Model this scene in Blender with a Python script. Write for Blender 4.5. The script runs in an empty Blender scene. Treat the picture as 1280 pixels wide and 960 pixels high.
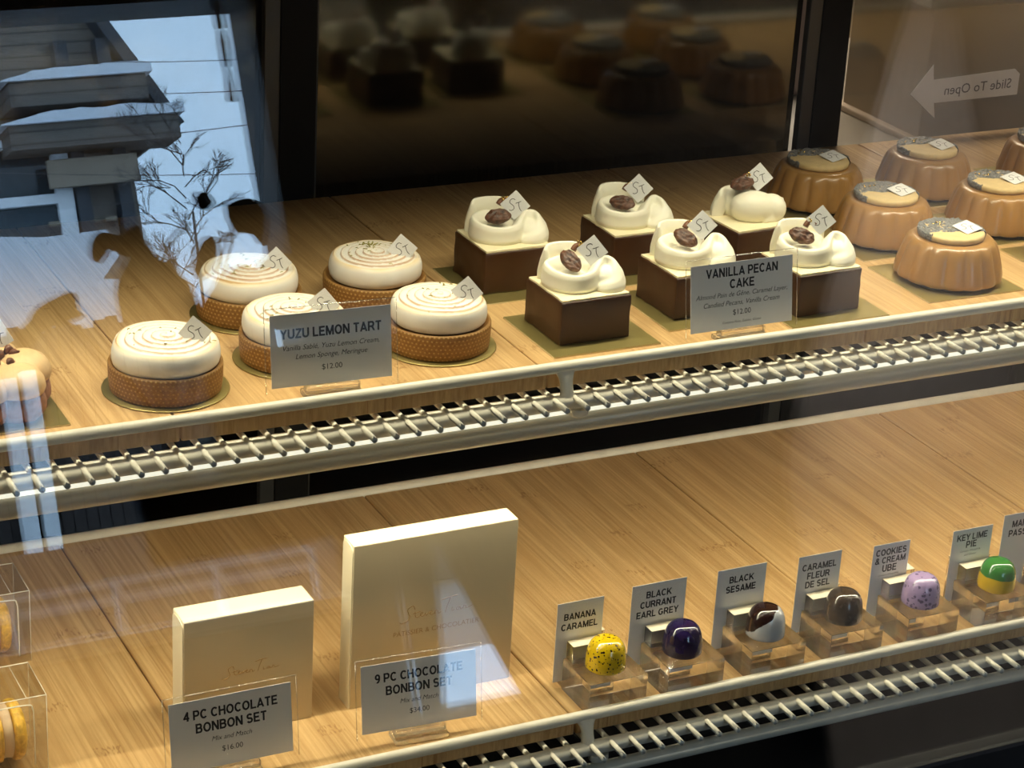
import bpy, bmesh, math, random
from mathutils import Vector, Matrix, noise

# ------------------------------------------------------------------ camera, sky, lights, exposure
scene = bpy.context.scene
COL = scene.collection
ZO = 95.0                      # height of the upper shelf top above the shop floor, cm
YAW, PITCH, ROLL = 0.479037, 0.398543, 0.057514

cam = bpy.data.cameras.new('camera')
cam.sensor_width = 36.0
cam.lens = 36.0 * 2861.35 / 1280.0
cam.clip_start = 0.05
cam.clip_end = 300
camo = bpy.data.objects.new('camera', cam)
COL.objects.link(camo)
_f = Vector((math.sin(YAW) * math.cos(PITCH), math.cos(YAW) * math.cos(PITCH), -math.sin(PITCH)))
_r0 = Vector((math.cos(YAW), -math.sin(YAW), 0))
_u0 = _r0.cross(_f)
_r = math.cos(ROLL) * _r0 + math.sin(ROLL) * _u0
_u = -math.sin(ROLL) * _r0 + math.cos(ROLL) * _u0
M = Matrix((( _r.x, _u.x, -_f.x, -0.73530), (_r.y, _u.y, -_f.y, -1.48687), (_r.z, _u.z, -_f.z, 0.95 + 0.64025), (0, 0, 0, 1)))
camo.matrix_world = M
scene.camera = camo

SKY_STRENGTH = 6.2
world = bpy.data.worlds.new('overcast_sky')
scene.world = world
world.use_nodes = True
_bg = world.node_tree.nodes['Background']
_bg.inputs['Color'].default_value = (0.47, 0.71, 1.0, 1)
_bg.inputs['Strength'].default_value = SKY_STRENGTH

scene.view_settings.view_transform = 'Standard'
scene.view_settings.look = 'None'
scene.view_settings.gamma = 1.0
scene.view_settings.exposure = 0.0
scene.view_settings.use_curve_mapping = False
scene.cycles.max_bounces = 12
scene.cycles.transparent_max_bounces = 32
scene.cycles.transmission_bounces = 12
scene.cycles.glossy_bounces = 6
scene.cycles.use_denoising = True
scene.cycles.sample_clamp_indirect = 0.0

LED = (1.0, 0.915, 0.68)
def area(name, loc, size, energy, color, rot=(0, 0, 0), spread=180, portal=False):
    l = bpy.data.lights.new(name, 'AREA')
    l.shape = 'RECTANGLE'
    l.size, l.size_y = size[0] / 100, size[1] / 100
    l.energy = energy
    l.color = color
    l.spread = math.radians(spread)
    o = bpy.data.objects.new(name, l)
    o.location = (loc[0] / 100, loc[1] / 100, (loc[2] + ZO) / 100)
    o.rotation_euler = [math.radians(a) for a in rot]
    COL.objects.link(o)
    if portal:
        l.cycles.is_portal = True
    return o
E_TOP, E_LOW, E_BACK, E_SHOP = 4.3, 4.0, 30.0, 3.0
area('case_top_led', (30, -5.2, 27.0), (190, 1.6), E_TOP, LED, rot=(-10, 0, 0), spread=125)
area('upper_shelf_led', (30, -12.6, -5.6), (190, 1.2), E_LOW, LED, rot=(6, 0, 0), spread=175)
area('back_room_fill', (95, 120, 95), (60, 60), E_BACK, (1, 0.86, 0.70))  # added fill without a fixture, brightens the back room
area('shop_fill', (120, -150, 170), (60, 60), E_SHOP, (1, 0.88, 0.74))  # unseen fill added for warm ambience in the shop
_cs = area('haze_fill', (176, -170, 120), (16, 16), 2.3, (1, 0.95, 0.9), rot=(-32, 0, 0), spread=70)  # added light on the pale curtain, strengthens its mirrored haze
area('window_portal', (33, -249, 35), (61, 104), 1.0, (1, 1, 1), rot=(90, 0, 0), portal=True)

# ------------------------------------------------------------------ mesh helpers (all lengths in cm)
class G:
    """collects shapes into one mesh"""
    def __init__(s):
        s.bm = bmesh.new()
        s.mi = 0
    def _mark(s, faces, smooth=False):
        for f in faces:
            f.material_index = s.mi
            f.smooth = smooth
    def box(s, x0, x1, y0, y1, z0, z1, bev=0.0, seg=2):
        r = bmesh.ops.create_cube(s.bm, size=1.0)
        vs = r['verts']
        for v in vs:
            v.co = Vector(((x0 + x1) / 2 + v.co.x * (x1 - x0), (y0 + y1) / 2 + v.co.y * (y1 - y0), (z0 + z1) / 2 + v.co.z * (z1 - z0)))
        fs = list({f for v in vs for f in v.link_faces})
        if bev > 0:
            es = list({e for v in vs for e in v.link_edges})
            rb = bmesh.ops.bevel(s.bm, geom=es, offset=bev, segments=seg, affect='EDGES', profile=0.5)
            fs = list({f for v in rb['verts'] for f in v.link_faces} | {f for f in fs if f.is_valid})
        s._mark(fs)
        return s
    def grid(s, pts, closed_u=True, cap0=None, cap1=None, smooth=True):
        """pts[ring][k]"""
        R = [[s.bm.verts.new(p) for p in ring] for ring in pts]
        n = len(R[0])
        fs = []
        for a, b in zip(R, R[1:]):
            for k in range(n if closed_u else n - 1):
                k2 = (k + 1) % n
                fs.append(s.bm.faces.new((a[k], a[k2], b[k2], b[k])))
        if cap0 is not None:
            c = s.bm.verts.new(cap0)
            for k in range(n):
                fs.append(s.bm.faces.new((c, R[0][(k + 1) % n], R[0][k])))
        if cap1 is not None:
            c = s.bm.verts.new(cap1)
            for k in range(n):
                fs.append(s.bm.faces.new((c, R[-1][k], R[-1][(k + 1) % n])))
        s._mark(fs, smooth)
        return R
    def lathe(s, prof, n=48, c=(0, 0, 0), smooth=True):
        """prof: list of (r, z) from bottom to top, closed on the axis"""
        rings = [[(c[0] + r * math.cos(2 * math.pi * k / n), c[1] + r * math.sin(2 * math.pi * k / n), c[2] + z) for k in range(n)] for r, z in prof]
        s.grid(rings, True, (c[0], c[1], c[2] + prof[0][1]), (c[0], c[1], c[2] + prof[-1][1]), smooth)
        return s
    def tube(s, pts, r, n=10, smooth=True):
        P = [Vector(p) for p in pts]
        rings = []
        t0 = (P[1] - P[0]).normalized()
        ref = Vector((0, 0, 1)) if abs(t0.z) < 0.9 else Vector((1, 0, 0))
        a = (ref - t0 * ref.dot(t0)).normalized()
        for i, p in enumerate(P):
            t = (P[min(i + 1, len(P) - 1)] - P[max(i - 1, 0)]).normalized()
            a = (a - t * a.dot(t)).normalized()
            b = t.cross(a)
            rr = r[i] if isinstance(r, (list, tuple)) else r
            rings.append([p + (a * math.cos(2 * math.pi * k / n) + b * math.sin(2 * math.pi * k / n)) * rr for k in range(n)])
        s.grid(rings, True, P[0], P[-1], smooth)
        return s
    def prism(s, poly, d0, d1, axis='y'):
        """polygon in the plane across `axis`, extruded from d0 to d1"""
        def mk(p, d):
            return (p[0], d, p[1]) if axis == 'y' else ((p[0], p[1], d) if axis == 'z' else (d, p[0], p[1]))
        a = [s.bm.verts.new(mk(p, d0)) for p in poly]
        b = [s.bm.verts.new(mk(p, d1)) for p in poly]
        fs = [s.bm.faces.new(a), s.bm.faces.new(b[::-1])]
        n = len(poly)
        for k in range(n):
            fs.append(s.bm.faces.new((a[k], b[k], b[(k + 1) % n], a[(k + 1) % n])))
        s._mark(fs)
        return s
    def blob(s, c, r, sub=3, nz=0.0, freq=1.0, seed=0, rot=None):
        q = bmesh.ops.create_icosphere(s.bm, subdivisions=sub, radius=1.0)
        fs = set()
        for v in q['verts']:
            d = v.co.copy()
            k = 1 + nz * noise.noise(d * freq + Vector((seed * 7.1, seed * 3.3, 0)))
            p = Vector((d.x * r[0] * k, d.y * r[1] * k, d.z * r[2] * k))
            if rot is not None:
                p = rot @ p
            v.co = p + Vector(c)
            fs.update(v.link_faces)
        s._mark(fs, True)
        return s
    def xf(s, m):
        bmesh.ops.transform(s.bm, matrix=m, verts=s.bm.verts)
        return s
    def mesh(s, name):
        bmesh.ops.recalc_face_normals(s.bm, faces=s.bm.faces)
        bmesh.ops.scale(s.bm, vec=(0.01, 0.01, 0.01), verts=s.bm.verts)
        me = bpy.data.meshes.new(name)
        s.bm.to_mesh(me)
        s.bm.free()
        return me
    def obj(s, name, mats, parent=None, loc=(0, 0, 0), rot=(0, 0, 0)):
        return put(name, s.mesh(name), mats, parent, loc, rot)

def put(name, me, mats, parent=None, loc=(0, 0, 0), rot=(0, 0, 0)):
    if mats is not None:
        me.materials.clear()
        for m in (mats if isinstance(mats, (list, tuple)) else [mats]):
            me.materials.append(m)
    o = bpy.data.objects.new(name, me)
    COL.objects.link(o)
    o.parent = parent
    o.location = (loc[0] / 100, loc[1] / 100, (loc[2] + (0 if parent else ZO)) / 100)
    o.rotation_euler = [math.radians(a) for a in rot]
    return o

def tag(o, label, cat, group=None):
    o['label'] = label
    o['category'] = cat
    if group:
        o['group'] = group
    return o

def thing(name, label, cat, loc=(0, 0, 0), rotz=0, group=None):
    o = bpy.data.objects.new(name, None)
    o.empty_display_size = 0.02
    COL.objects.link(o)
    o.location = (loc[0] / 100, loc[1] / 100, (loc[2] + ZO) / 100)
    o.rotation_euler = (0, 0, math.radians(rotz))
    return tag(o, label, cat, group)

def struct(o):
    o['kind'] = 'structure'
    return o

def baked(o):
    """mesh with the object's modifiers applied; the object goes away"""
    dg = bpy.context.evaluated_depsgraph_get()
    dg.update()
    me = bpy.data.meshes.new_from_object(o.evaluated_get(dg), depsgraph=dg)
    old = o.data
    bpy.data.objects.remove(o)
    if old.users == 0:
        (bpy.data.curves if isinstance(old, bpy.types.Curve) else bpy.data.meshes).remove(old)
    return me

def _arc(cx, cy, rx, ry, a0, a1, n=10):
    return [(cx + rx * math.cos(math.radians(a0 + (a1 - a0) * k / n)), cy + ry * math.sin(math.radians(a0 + (a1 - a0) * k / n))) for k in range(n + 1)]
_L, _H, _T = .09, .91, .50
CAPS = {   # heavy grotesque capitals as pen strokes: width, strokes (cap height 1)
    'A': (.74, [[(.07, 0), (.37, .96), (.67, 0)], [(.19, .29), (.55, .29)]]),
    'B': (.68, [[(_L, 0), (_L, 1)], [(_L, _H), (.38, _H)] + _arc(.38, .715, .17, .195, 90, -90) + [(_L, .52)], [(.38, .52)] + _arc(.40, .305, .19, .215, 90, -90) + [(_L, .09)]]),
    'C': (.72, [_arc(.38, .5, .29, .41, 42, 318, 18)]),
    'D': (.70, [[(_L, 0), (_L, 1)], [(_L, _H), (.32, _H)] + _arc(.32, .5, .29, .41, 90, -90, 14) + [(_L, .09)]]),
    'E': (.62, [[(_L, 0), (_L, 1)], [(_L, _H), (.60, _H)], [(_L, .51), (.55, .51)], [(_L, .09), (.62, .09)]]),
    'F': (.58, [[(_L, 0), (_L, 1)], [(_L, _H), (.58, _H)], [(_L, .50), (.52, .50)]]),
    'G': (.76, [_arc(.38, .5, .29, .41, 45, 322, 18) + [(.66, .42)], [(.42, .44), (.745, .44)]]),
    'H': (.70, [[(_L, 0), (_L, 1)], [(.61, 0), (.61, 1)], [(_L, .52), (.61, .52)]]),
    'I': (.26, [[(.13, 0), (.13, 1)]]),
    'J': (.54, [[(.45, 1), (.45, .30)] + _arc(.27, .28, .18, .19, 0, -180, 10)]),
    'K': (.72, [[(_L, 0), (_L, 1)], [(.66, 1), (.13, .38)], [(.30, .56), (.67, 0)]]),
    'L': (.58, [[(_L, 0), (_L, 1)], [(_L, .09), (.58, .09)]]),
    'M': (.84, [[(_L, 0), (_L, 1)], [(.11, .95), (.42, .08), (.73, .95)], [(.75, 0), (.75, 1)]]),
    'N': (.71, [[(_L, 0), (_L, 1)], [(.12, .93), (.59, .07)], [(.62, 0), (.62, 1)]]),
    'O': (.78, [_arc(.39, .5, .30, .41, 0, 360, 24)]),
    'P': (.65, [[(_L, 0), (_L, 1)], [(_L, _H), (.38, _H)] + _arc(.38, .67, .19, .24, 90, -90) + [(_L, .43)]]),
    'R': (.71, [[(_L, 0), (_L, 1)], [(_L, _H), (.40, _H)] + _arc(.40, .69, .19, .22, 90, -90) + [(_L, .47)], [(.36, .47), (.48, .36), (.66, 0)]]),
    'S': (.66, [_arc(.33, .70, .22, .21, 25, 255, 12) + _arc(.33, .30, .235, .215, 75, -155, 12)]),
    'T': (.64, [[(.32, 0), (.32, 1)], [(.02, _H), (.62, _H)]]),
    'U': (.70, [[(_L, 1), (_L, .36)] + _arc(.35, .35, .26, .26, 180, 360, 12) + [(.61, 1)]]),
    'V': (.70, [[(.07, 1), (.35, .05), (.63, 1)]]),
    'X': (.70, [[(.07, 0), (.63, 1)], [(.63, 0), (.07, 1)]]),
    'Y': (.70, [[(.06, 1), (.35, .46), (.64, 1)], [(.35, 0), (.35, .48)]]),
    'Z': (.64, [[(.05, _H), (.56, _H), (.08, .09), (.60, .09)]]),
    '&': (.76, [[(.70, .02), (.26, .62)] + _arc(.36, .76, .15, .15, 215, -40, 10) + [(.18, .40)] + _arc(.27, .26, .19, .18, 140, 320, 10) + [(.62, .46)]]),
    '4': (.60, [[(.42, 0), (.42, 1)], [(.42, .94), (.08, .31), (.60, .31)]]),
    '9': (.58, [_arc(.29, .67, .20, .24, 0, 360, 16), _arc(.29, .55, .20, .46, 20, -115, 12)]),
    ' ': (.22, []),
}
def cap_strokes(body, width, w=.196, mirror=False):
    V, F = [], []
    x0 = 0
    for ch in body:
        W, strokes = CAPS[ch]
        for st in strokes:
            ring = st[0] == st[-1] or math.dist(st[0], st[-1]) < 1e-6
            n = len(st)
            P = [Vector(p) for p in st]
            for i in range(n - 1):
                d = (P[i + 1] - P[i]).normalized()
                nn = Vector((-d.y, d.x)) * w / 2
                short = (P[i + 1] - P[i]).length < .12
                e0 = w * (.10 if short else .42) if (i > 0 or ring) else 0
                e1 = w * (.10 if short else .42) if (i < n - 2 or ring) else 0
                a, b = P[i] - d * e0, P[i + 1] + d * e1
                k = len(V)
                for q in (a - nn, b - nn, b + nn, a + nn):
                    V.append((q.x + x0, min(1.0, max(0.0, q.y)) if ch not in 'COGSQ9&' else q.y))
                F.append((k, k + 1, k + 2, k + 3))
        x0 += W + .085
    x0 -= .085
    sc = width / x0
    return [((x - x0 / 2) * sc * (-1 if mirror else 1), y * sc) for x, y in V], F

def glyphs(body, width=None, height=None, bold=0.0, shear=0.0, mirror=False, spacing=1.0):
    """2-D outline letters as list of (verts xz in cm, faces), centred on x, base line at z = 0"""
    cu = bpy.data.curves.new('letters', 'FONT')
    cu.body = body
    cu.align_x = 'CENTER'
    cu.offset = bold
    cu.shear = shear
    cu.space_character = spacing
    cu.resolution_u = 3
    cu.size = 1.0
    o = bpy.data.objects.new('letters', cu)
    COL.objects.link(o)
    me = baked(o)
    xs = [v.co.x for v in me.vertices]
    ys = [v.co.y for v in me.vertices]
    sc = width / (max(xs) - min(xs)) if width else height / 0.7
    mx = (max(xs) + min(xs)) / 2
    sg = -1 if mirror else 1
    V = [((v.co.x - mx) * sc * sg, v.co.y * sc) for v in me.vertices]
    F = [tuple(p.vertices) for p in me.polygons]
    bpy.data.meshes.remove(me)
    return V, F

def lettering(lines, mat, parent, y, name='lettering', loc=(0, 0, 0), rot=(0, 0, 0)):
    """lines: (body, width, centre z, bold, shear); raised ink on a face that looks towards -y"""
    vs, fs = [], []
    for body, w, zc, bold, sh in lines:
        V, F = cap_strokes(body, w) if bold > 0 else glyphs(body, w, None, bold, sh)
        zz = [v[1] for v in V]
        mid = (max(zz) + min(zz)) / 2
        b = len(vs)
        vs += [(x / 100, y / 100, (z - mid + zc) / 100) for x, z in V]
        fs += [tuple(i + b for i in f) for f in F]
    me = bpy.data.meshes.new(name)
    me.from_pydata(vs, [], fs)
    return put(name, me, mat, parent, loc, rot)

def smooth_path(P, n=8, closed=False):
    P = [Vector(p) for p in P]
    out = []
    for i in range(len(P) - 1):
        p0 = P[max(i - 1, 0)]; p1 = P[i]; p2 = P[i + 1]; p3 = P[min(i + 2, len(P) - 1)]
        for k in range(n):
            t = k / n
            out.append(0.5 * ((2 * p1) + (-p0 + p2) * t + (2 * p0 - 5 * p1 + 4 * p2 - p3) * t * t + (-p0 + 3 * p1 - 3 * p2 + p3) * t ** 3))
    out.append(P[-1])
    return out

# ------------------------------------------------------------------ materials
class NT:
    def __init__(s, name):
        s.m = bpy.data.materials.new(name)
        s.m.use_nodes = True
        s.t = s.m.node_tree
        s.n = s.t.nodes
        s.p = s.n['Principled BSDF']
        s.out = s.n['Material Output']
    def node(s, kind, **kw):
        x = s.n.new(kind)
        for k, v in kw.items():
            setattr(x, k, v)
        return x
    def link(s, a, b):
        s.t.links.new(a, b)
    def math(s, op, a, b=None, c=None):
        x = s.node('ShaderNodeMath', operation=op)
        for i, v in enumerate((a, b, c)):
            if v is None:
                continue
            if isinstance(v, (int, float)):
                x.inputs[i].default_value = v
            else:
                s.link(v, x.inputs[i])
        return x.outputs[0]
    def mix(s, fac, a, b):
        x = s.node('ShaderNodeMix', data_type='RGBA')
        for i, v in ((0, fac), (6, a), (7, b)):
            if isinstance(v, (int, float)):
                x.inputs[i].default_value = v
            elif isinstance(v, tuple):
                x.inputs[i].default_value = v + (1,) if len(v) == 3 else v
            else:
                s.link(v, x.inputs[i])
        return x.outputs[2]
    def ramp(s, fac, stops):
        x = s.node('ShaderNodeValToRGB')
        e = x.color_ramp.elements
        while len(e) < len(stops):
            e.new(0.5)
        for q, (pos, c) in zip(e, stops):
            q.position = pos
            q.color = (c, c, c, 1) if isinstance(c, (int, float)) else c + (1,)
        s.link(fac, x.inputs[0])
        return x.outputs[0]
    def noise(s, vec, scale, detail=3, rough=0.55):
        x = s.node('ShaderNodeTexNoise')
        x.inputs['Scale'].default_value = scale
        x.inputs['Detail'].default_value = detail
        x.inputs['Roughness'].default_value = rough
        if vec is not None:
            s.link(vec, x.inputs['Vector'])
        return x.outputs['Fac']
    def coord(s, which='Object'):
        return s.node('ShaderNodeTexCoord').outputs[which]
    def bump(s, h, strength, dist=0.001):
        b = s.node('ShaderNodeBump')
        b.inputs['Strength'].default_value = strength
        b.inputs['Distance'].default_value = dist
        s.link(h, b.inputs['Height'])
        s.link(b.outputs[0], s.p.inputs['Normal'])

def plain(name, col, rough=0.5, metal=0.0, coat=0.0, sss=0.0, var=0.0, vscale=300, bump=0.0, bscale=400, spec=0.5):
    n = NT(name)
    p = n.p
    p.inputs['Base Color'].default_value = col + (1,)
    p.inputs['Roughness'].default_value = rough
    p.inputs['Metallic'].default_value = metal
    p.inputs['Specular IOR Level'].default_value = spec
    if coat:
        p.inputs['Coat Weight'].default_value = coat
        p.inputs['Coat Roughness'].default_value = 0.05
    if sss:
        p.inputs['Subsurface Weight'].default_value = sss
        p.inputs['Subsurface Radius'].default_value = (0.006, 0.004, 0.002)
        p.inputs['Subsurface Scale'].default_value = 1.0
    if var or bump:
        c = n.coord()
        if var:
            f = n.noise(c, vscale)
            dark = tuple(v * (1 - var) for v in col)
            lite = tuple(min(1, v * (1 + var)) for v in col)
            n.link(n.mix(n.ramp(f, [(0.3, 0.0), (0.7, 1.0)]), dark, lite), p.inputs['Base Color'])
        if bump:
            n.bump(n.noise(c, bscale), bump)
    return n.m

def pane_mat(name, refl, tint=(1, 1, 1), rough=0.0, fres=0.0):
    """clear sheet: straight-through light plus a mirror share"""
    n = NT(name)
    n.n.remove(n.p)
    t = n.node('ShaderNodeBsdfTransparent')
    t.inputs['Color'].default_value = tint + (1,)
    g = n.node('ShaderNodeBsdfGlossy')
    g.inputs['Roughness'].default_value = rough
    mx = n.node('ShaderNodeMixShader')
    mx.inputs[0].default_value = refl
    n.link(t.outputs[0], mx.inputs[1])
    n.link(g.outputs[0], mx.inputs[2])
    if fres:
        lw = n.node('ShaderNodeLayerWeight')
        lw.inputs['Blend'].default_value = 0.5
        f3 = n.math('POWER', lw.outputs['Facing'], 3.0)
        n.link(n.math('MULTIPLY_ADD', f3, fres, refl), mx.inputs[0])
    n.link(mx.outputs[0], n.out.inputs['Surface'])
    return n.m

def bamboo():
    n = NT('bamboo')
    pos = n.node('ShaderNodeNewGeometry').outputs['Position']
    sp = n.node('ShaderNodeSeparateXYZ')
    n.link(pos, sp.inputs[0])
    x, y, z = sp.outputs
    lvl = n.math('ROUND', n.math('MULTIPLY', z, 4.0))
    sx = n.math('ADD', n.math('MULTIPLY', x, 50.0), n.math('MULTIPLY', lvl, 37.3))
    strip = n.math('FLOOR', sx)
    wn = n.node('ShaderNodeTexWhiteNoise', noise_dimensions='1D')
    n.link(strip, wn.inputs['W'])
    rnd = wn.outputs['Value']
    # long fine grain
    cb = n.node('ShaderNodeCombineXYZ')
    n.link(n.math('MULTIPLY', x, 420.0), cb.inputs[0])
    n.link(n.math('ADD', n.math('MULTIPLY', y, 7.0), n.math('MULTIPLY', rnd, 40.0)), cb.inputs[1])
    n.link(n.math('MULTIPLY', z, 60.0), cb.inputs[2])
    grain = n.noise(cb.outputs[0], 1.0, 4, 0.6)
    cb2 = n.node('ShaderNodeCombineXYZ')
    n.link(n.math('MULTIPLY', x, 90.0), cb2.inputs[0])
    n.link(n.math('ADD', n.math('MULTIPLY', y, 2.2), n.math('MULTIPLY', rnd, 17.0)), cb2.inputs[1])
    n.link(n.math('MULTIPLY', lvl, 3.7), cb2.inputs[2])
    streak = n.noise(cb2.outputs[0], 1.0, 2, 0.5)
    # bamboo nodes: a short band of dark dashes across each strip
    ph = n.math('FRACT', n.math('ADD', n.math('MULTIPLY', y, 3.4), n.math('MULTIPLY', rnd, 9.7)))
    band = n.math('LESS_THAN', n.math('ABSOLUTE', n.math('SUBTRACT', ph, 0.5)), 0.022)
    cb3 = n.node('ShaderNodeCombineXYZ')
    n.link(n.math('MULTIPLY', x, 500.0), cb3.inputs[0])
    n.link(n.math('MULTIPLY', y, 160.0), cb3.inputs[1])
    fleck = n.math('GREATER_THAN', n.noise(cb3.outputs[0], 1.0, 1), 0.56)
    knot = n.math('MULTIPLY', n.math('MULTIPLY', band, fleck), 0.55)
    base = n.mix(n.ramp(grain, [(0.36, 0.0), (0.62, 1.0)]), (0.42, 0.250, 0.098), (0.64, 0.425, 0.195))
    base = n.mix(n.math('MULTIPLY', n.ramp(streak, [(0.40, 1.0), (0.60, 0.0)]), 0.38), base, (0.38, 0.215, 0.078))
    base = n.mix(n.math('MULTIPLY', rnd, 0.35), base, (0.72, 0.46, 0.20))
    base = n.mix(knot, base, (0.26, 0.12, 0.035))
    fr = n.math('FRACT', sx)
    seam = n.math('GREATER_THAN', n.math('ABSOLUTE', n.math('SUBTRACT', fr, 0.5)), 0.48)
    base = n.mix(n.math('MULTIPLY', seam, 0.22), base, (0.28, 0.14, 0.04))
    n.link(base, n.p.inputs['Base Color'])
    n.p.inputs['Roughness'].default_value = 0.42
    n.p.inputs['Specular IOR Level'].default_value = 0.35
    n.bump(grain, 0.12, 0.0004)
    return n.m

def crust_mat():
    n = NT('tart_crust')
    uv = n.node('ShaderNodeUVMap').outputs[0]
    sp = n.node('ShaderNodeSeparateXYZ')
    n.link(uv, sp.inputs[0])
    u, v = sp.outputs[0], sp.outputs[1]
    row = n.math('FLOOR', n.math('MULTIPLY', v, 1 / 0.30))
    off = n.math('MULTIPLY', n.math('MODULO', row, 2.0), 0.5)
    fu = n.math('SUBTRACT', n.math('FRACT', n.math('ADD', n.math('MULTIPLY', u, 1 / 0.335), off)), 0.5)
    fv = n.math('SUBTRACT', n.math('FRACT', n.math('MULTIPLY', v, 1 / 0.30)), 0.5)
    d = n.math('SQRT', n.math('ADD', n.math('MULTIPLY', fu, fu), n.math('MULTIPLY', fv, fv)))
    dot = n.ramp(d, [(0.16, 1.0), (0.28, 0.0)])
    cr = n.noise(n.coord(), 500, 4)
    base = n.mix(n.ramp(cr, [(0.3, 0.0), (0.7, 1.0)]), (0.215, 0.098, 0.018), (0.31, 0.15, 0.032))
    n.link(n.mix(n.math('MULTIPLY', dot, 0.6), base, (0.60, 0.38, 0.13)), n.p.inputs['Base Color'])
    n.p.inputs['Roughness'].default_value = 0.6
    h = n.math('ADD', dot, n.math('MULTIPLY', cr, 0.5))
    n.bump(h, 0.6, 0.0008)
    return n.m

def meringue_mat():
    n = NT('torched_meringue')
    at = n.node('ShaderNodeAttribute', attribute_name='toast')
    at2 = n.node('ShaderNodeAttribute', attribute_name='gold')
    c = n.mix(at2.outputs['Fac'], (0.80, 0.77, 0.70), (0.80, 0.60, 0.30))
    c = n.mix(at.outputs['Fac'], c, (0.36, 0.15, 0.035))
    n.link(c, n.p.inputs['Base Color'])
    n.p.inputs['Roughness'].default_value = 0.45
    n.p.inputs['Subsurface Weight'].default_value = 0.05
    n.p.inputs['Subsurface Radius'].default_value = (0.004, 0.003, 0.002)
    return n.m

def speckled(name, base, spot, scale, thr, rough=0.12, extra=None):
    n = NT(name)
    c = n.coord()
    vo = n.node('ShaderNodeTexVoronoi')
    vo.inputs['Scale'].default_value = scale
    n.link(c, vo.inputs['Vector'])
    wn = n.node('ShaderNodeTexWhiteNoise')
    n.link(vo.outputs['Position'], wn.inputs['Vector'])
    size = n.math('MULTIPLY', n.math('POWER', wn.outputs['Value'], 3.0), thr)
    m = n.math('LESS_THAN', vo.outputs['Distance'], size)
    n.link(n.mix(m, base, spot), n.p.inputs['Base Color'])
    n.p.inputs['Roughness'].default_value = rough
    n.p.inputs['Coat Weight'].default_value = 0.6
    n.p.inputs['Coat Roughness'].default_value = 0.04
    return n.m

def split_mat(name, low, high, zcut, axis_mix=(0, 0, 1), nz=0.25, rough=0.12):
    """two shell colours that meet in a brushed, uneven line"""
    n = NT(name)
    c = n.coord()
    sp = n.node('ShaderNodeSeparateXYZ')
    n.link(c, sp.inputs[0])
    v = None
    for o, k in zip(sp.outputs, axis_mix):
        t = n.math('MULTIPLY', o, k * 100.0)
        v = t if v is None else n.math('ADD', v, t)
    v = n.math('ADD', v, n.math('MULTIPLY', n.math('SUBTRACT', n.noise(c, 110, 3), 0.5), nz * 8))
    n.link(n.mix(n.math('GREATER_THAN', v, zcut), low, high), n.p.inputs['Base Color'])
    n.p.inputs['Roughness'].default_value = rough
    n.p.inputs['Coat Weight'].default_value = 0.6
    n.p.inputs['Coat Roughness'].default_value = 0.04
    return n.m

def emit(name, col, st):
    n = NT(name)
    n.p.inputs['Base Color'].default_value = col + (1,)
    n.p.inputs['Emission Color'].default_value = col + (1,)
    n.p.inputs['Emission Strength'].default_value = st
    return n.m

def brick_mat():
    n = NT('brick')
    b = n.node('ShaderNodeTexBrick')
    b.inputs['Color1'].default_value = (0.20, 0.085, 0.055, 1)
    b.inputs['Color2'].default_value = (0.14, 0.06, 0.04, 1)
    b.inputs['Mortar'].default_value = (0.22, 0.18, 0.15, 1)
    b.inputs['Scale'].default_value = 4.0
    g = n.coord('Generated')
    n.link(n.coord(), b.inputs['Vector'])
    n.link(b.outputs['Color'], n.p.inputs['Base Color'])
    n.p.inputs['Roughness'].default_value = 0.9
    return n.m

def siding_mat():
    n = NT('clapboard_siding')
    sp = n.node('ShaderNodeSeparateXYZ')
    n.link(n.coord(), sp.inputs[0])
    f = n.math('FRACT', n.math('MULTIPLY', sp.outputs[2], 5.0))
    n.link(n.mix(n.ramp(f, [(0.05, 0.0), (0.2, 1.0)]), (0.05, 0.045, 0.04), (0.15, 0.125, 0.105)), n.p.inputs['Base Color'])
    n.p.inputs['Roughness'].default_value = 0.8
    return n.m

BAMBOO = bamboo()
CRUST = crust_mat()
MERINGUE = meringue_mat()
CREAM_METAL = plain('cream_coated_wire', (0.80, 0.755, 0.63), 0.32, var=0.06, vscale=60)
CREAM_TUBE = plain('cream_moulding', (0.62, 0.57, 0.45), 0.28)
LED_DIFF = emit('led_diffuser', (1.0, 0.97, 0.80), 1.0)
GLASS = pane_mat('case_glass', 0.042, (0.985, 0.99, 0.985), 0.0, 0.25)
DOOR_GLASS = pane_mat('door_glass', 0.05, (0.80, 0.78, 0.74), 0.05)
DARK_GLASS = pane_mat('dark_door_glass', 0.12, (0.16, 0.15, 0.13), 0.075)
SMOKED = pane_mat('smoked_door_glass', 0.04, (0.16, 0.15, 0.14), 0.08)
ALU = plain('brushed_aluminium', (0.07, 0.07, 0.068), 0.45, 0.5)
BLACK = plain('black_frame', (0.006, 0.006, 0.006), 0.7, spec=0.15)
BASEBLACK = plain('black_base', (0.012, 0.012, 0.014), 0.5)
DARKPANEL = plain('dark_panel', (0.035, 0.028, 0.02), 0.6)
GOLD = plain('gold_foil', (0.42, 0.34, 0.12), 0.38, 0.75, var=0.1, vscale=40)
BOARD_EDGE = plain('board_card', (0.72, 0.62, 0.36), 0.6)
PAPER = plain('white_paper', (0.80, 0.79, 0.78), 0.6)
TAGPAPER = plain('tag_paper', (0.74, 0.73, 0.71), 0.55)
INK = plain('black_ink', (0.008, 0.008, 0.010), 0.6)
PEN = plain('brown_pen', (0.05, 0.04, 0.035), 0.6)
SLEEVE = pane_mat('clear_sleeve', 0.010, (0.985, 0.985, 0.98), 0.02, 0.05)
SLEDGE = pane_mat('sleeve_edge', 0.35, (0.95, 0.95, 0.93), 0.2)
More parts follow.
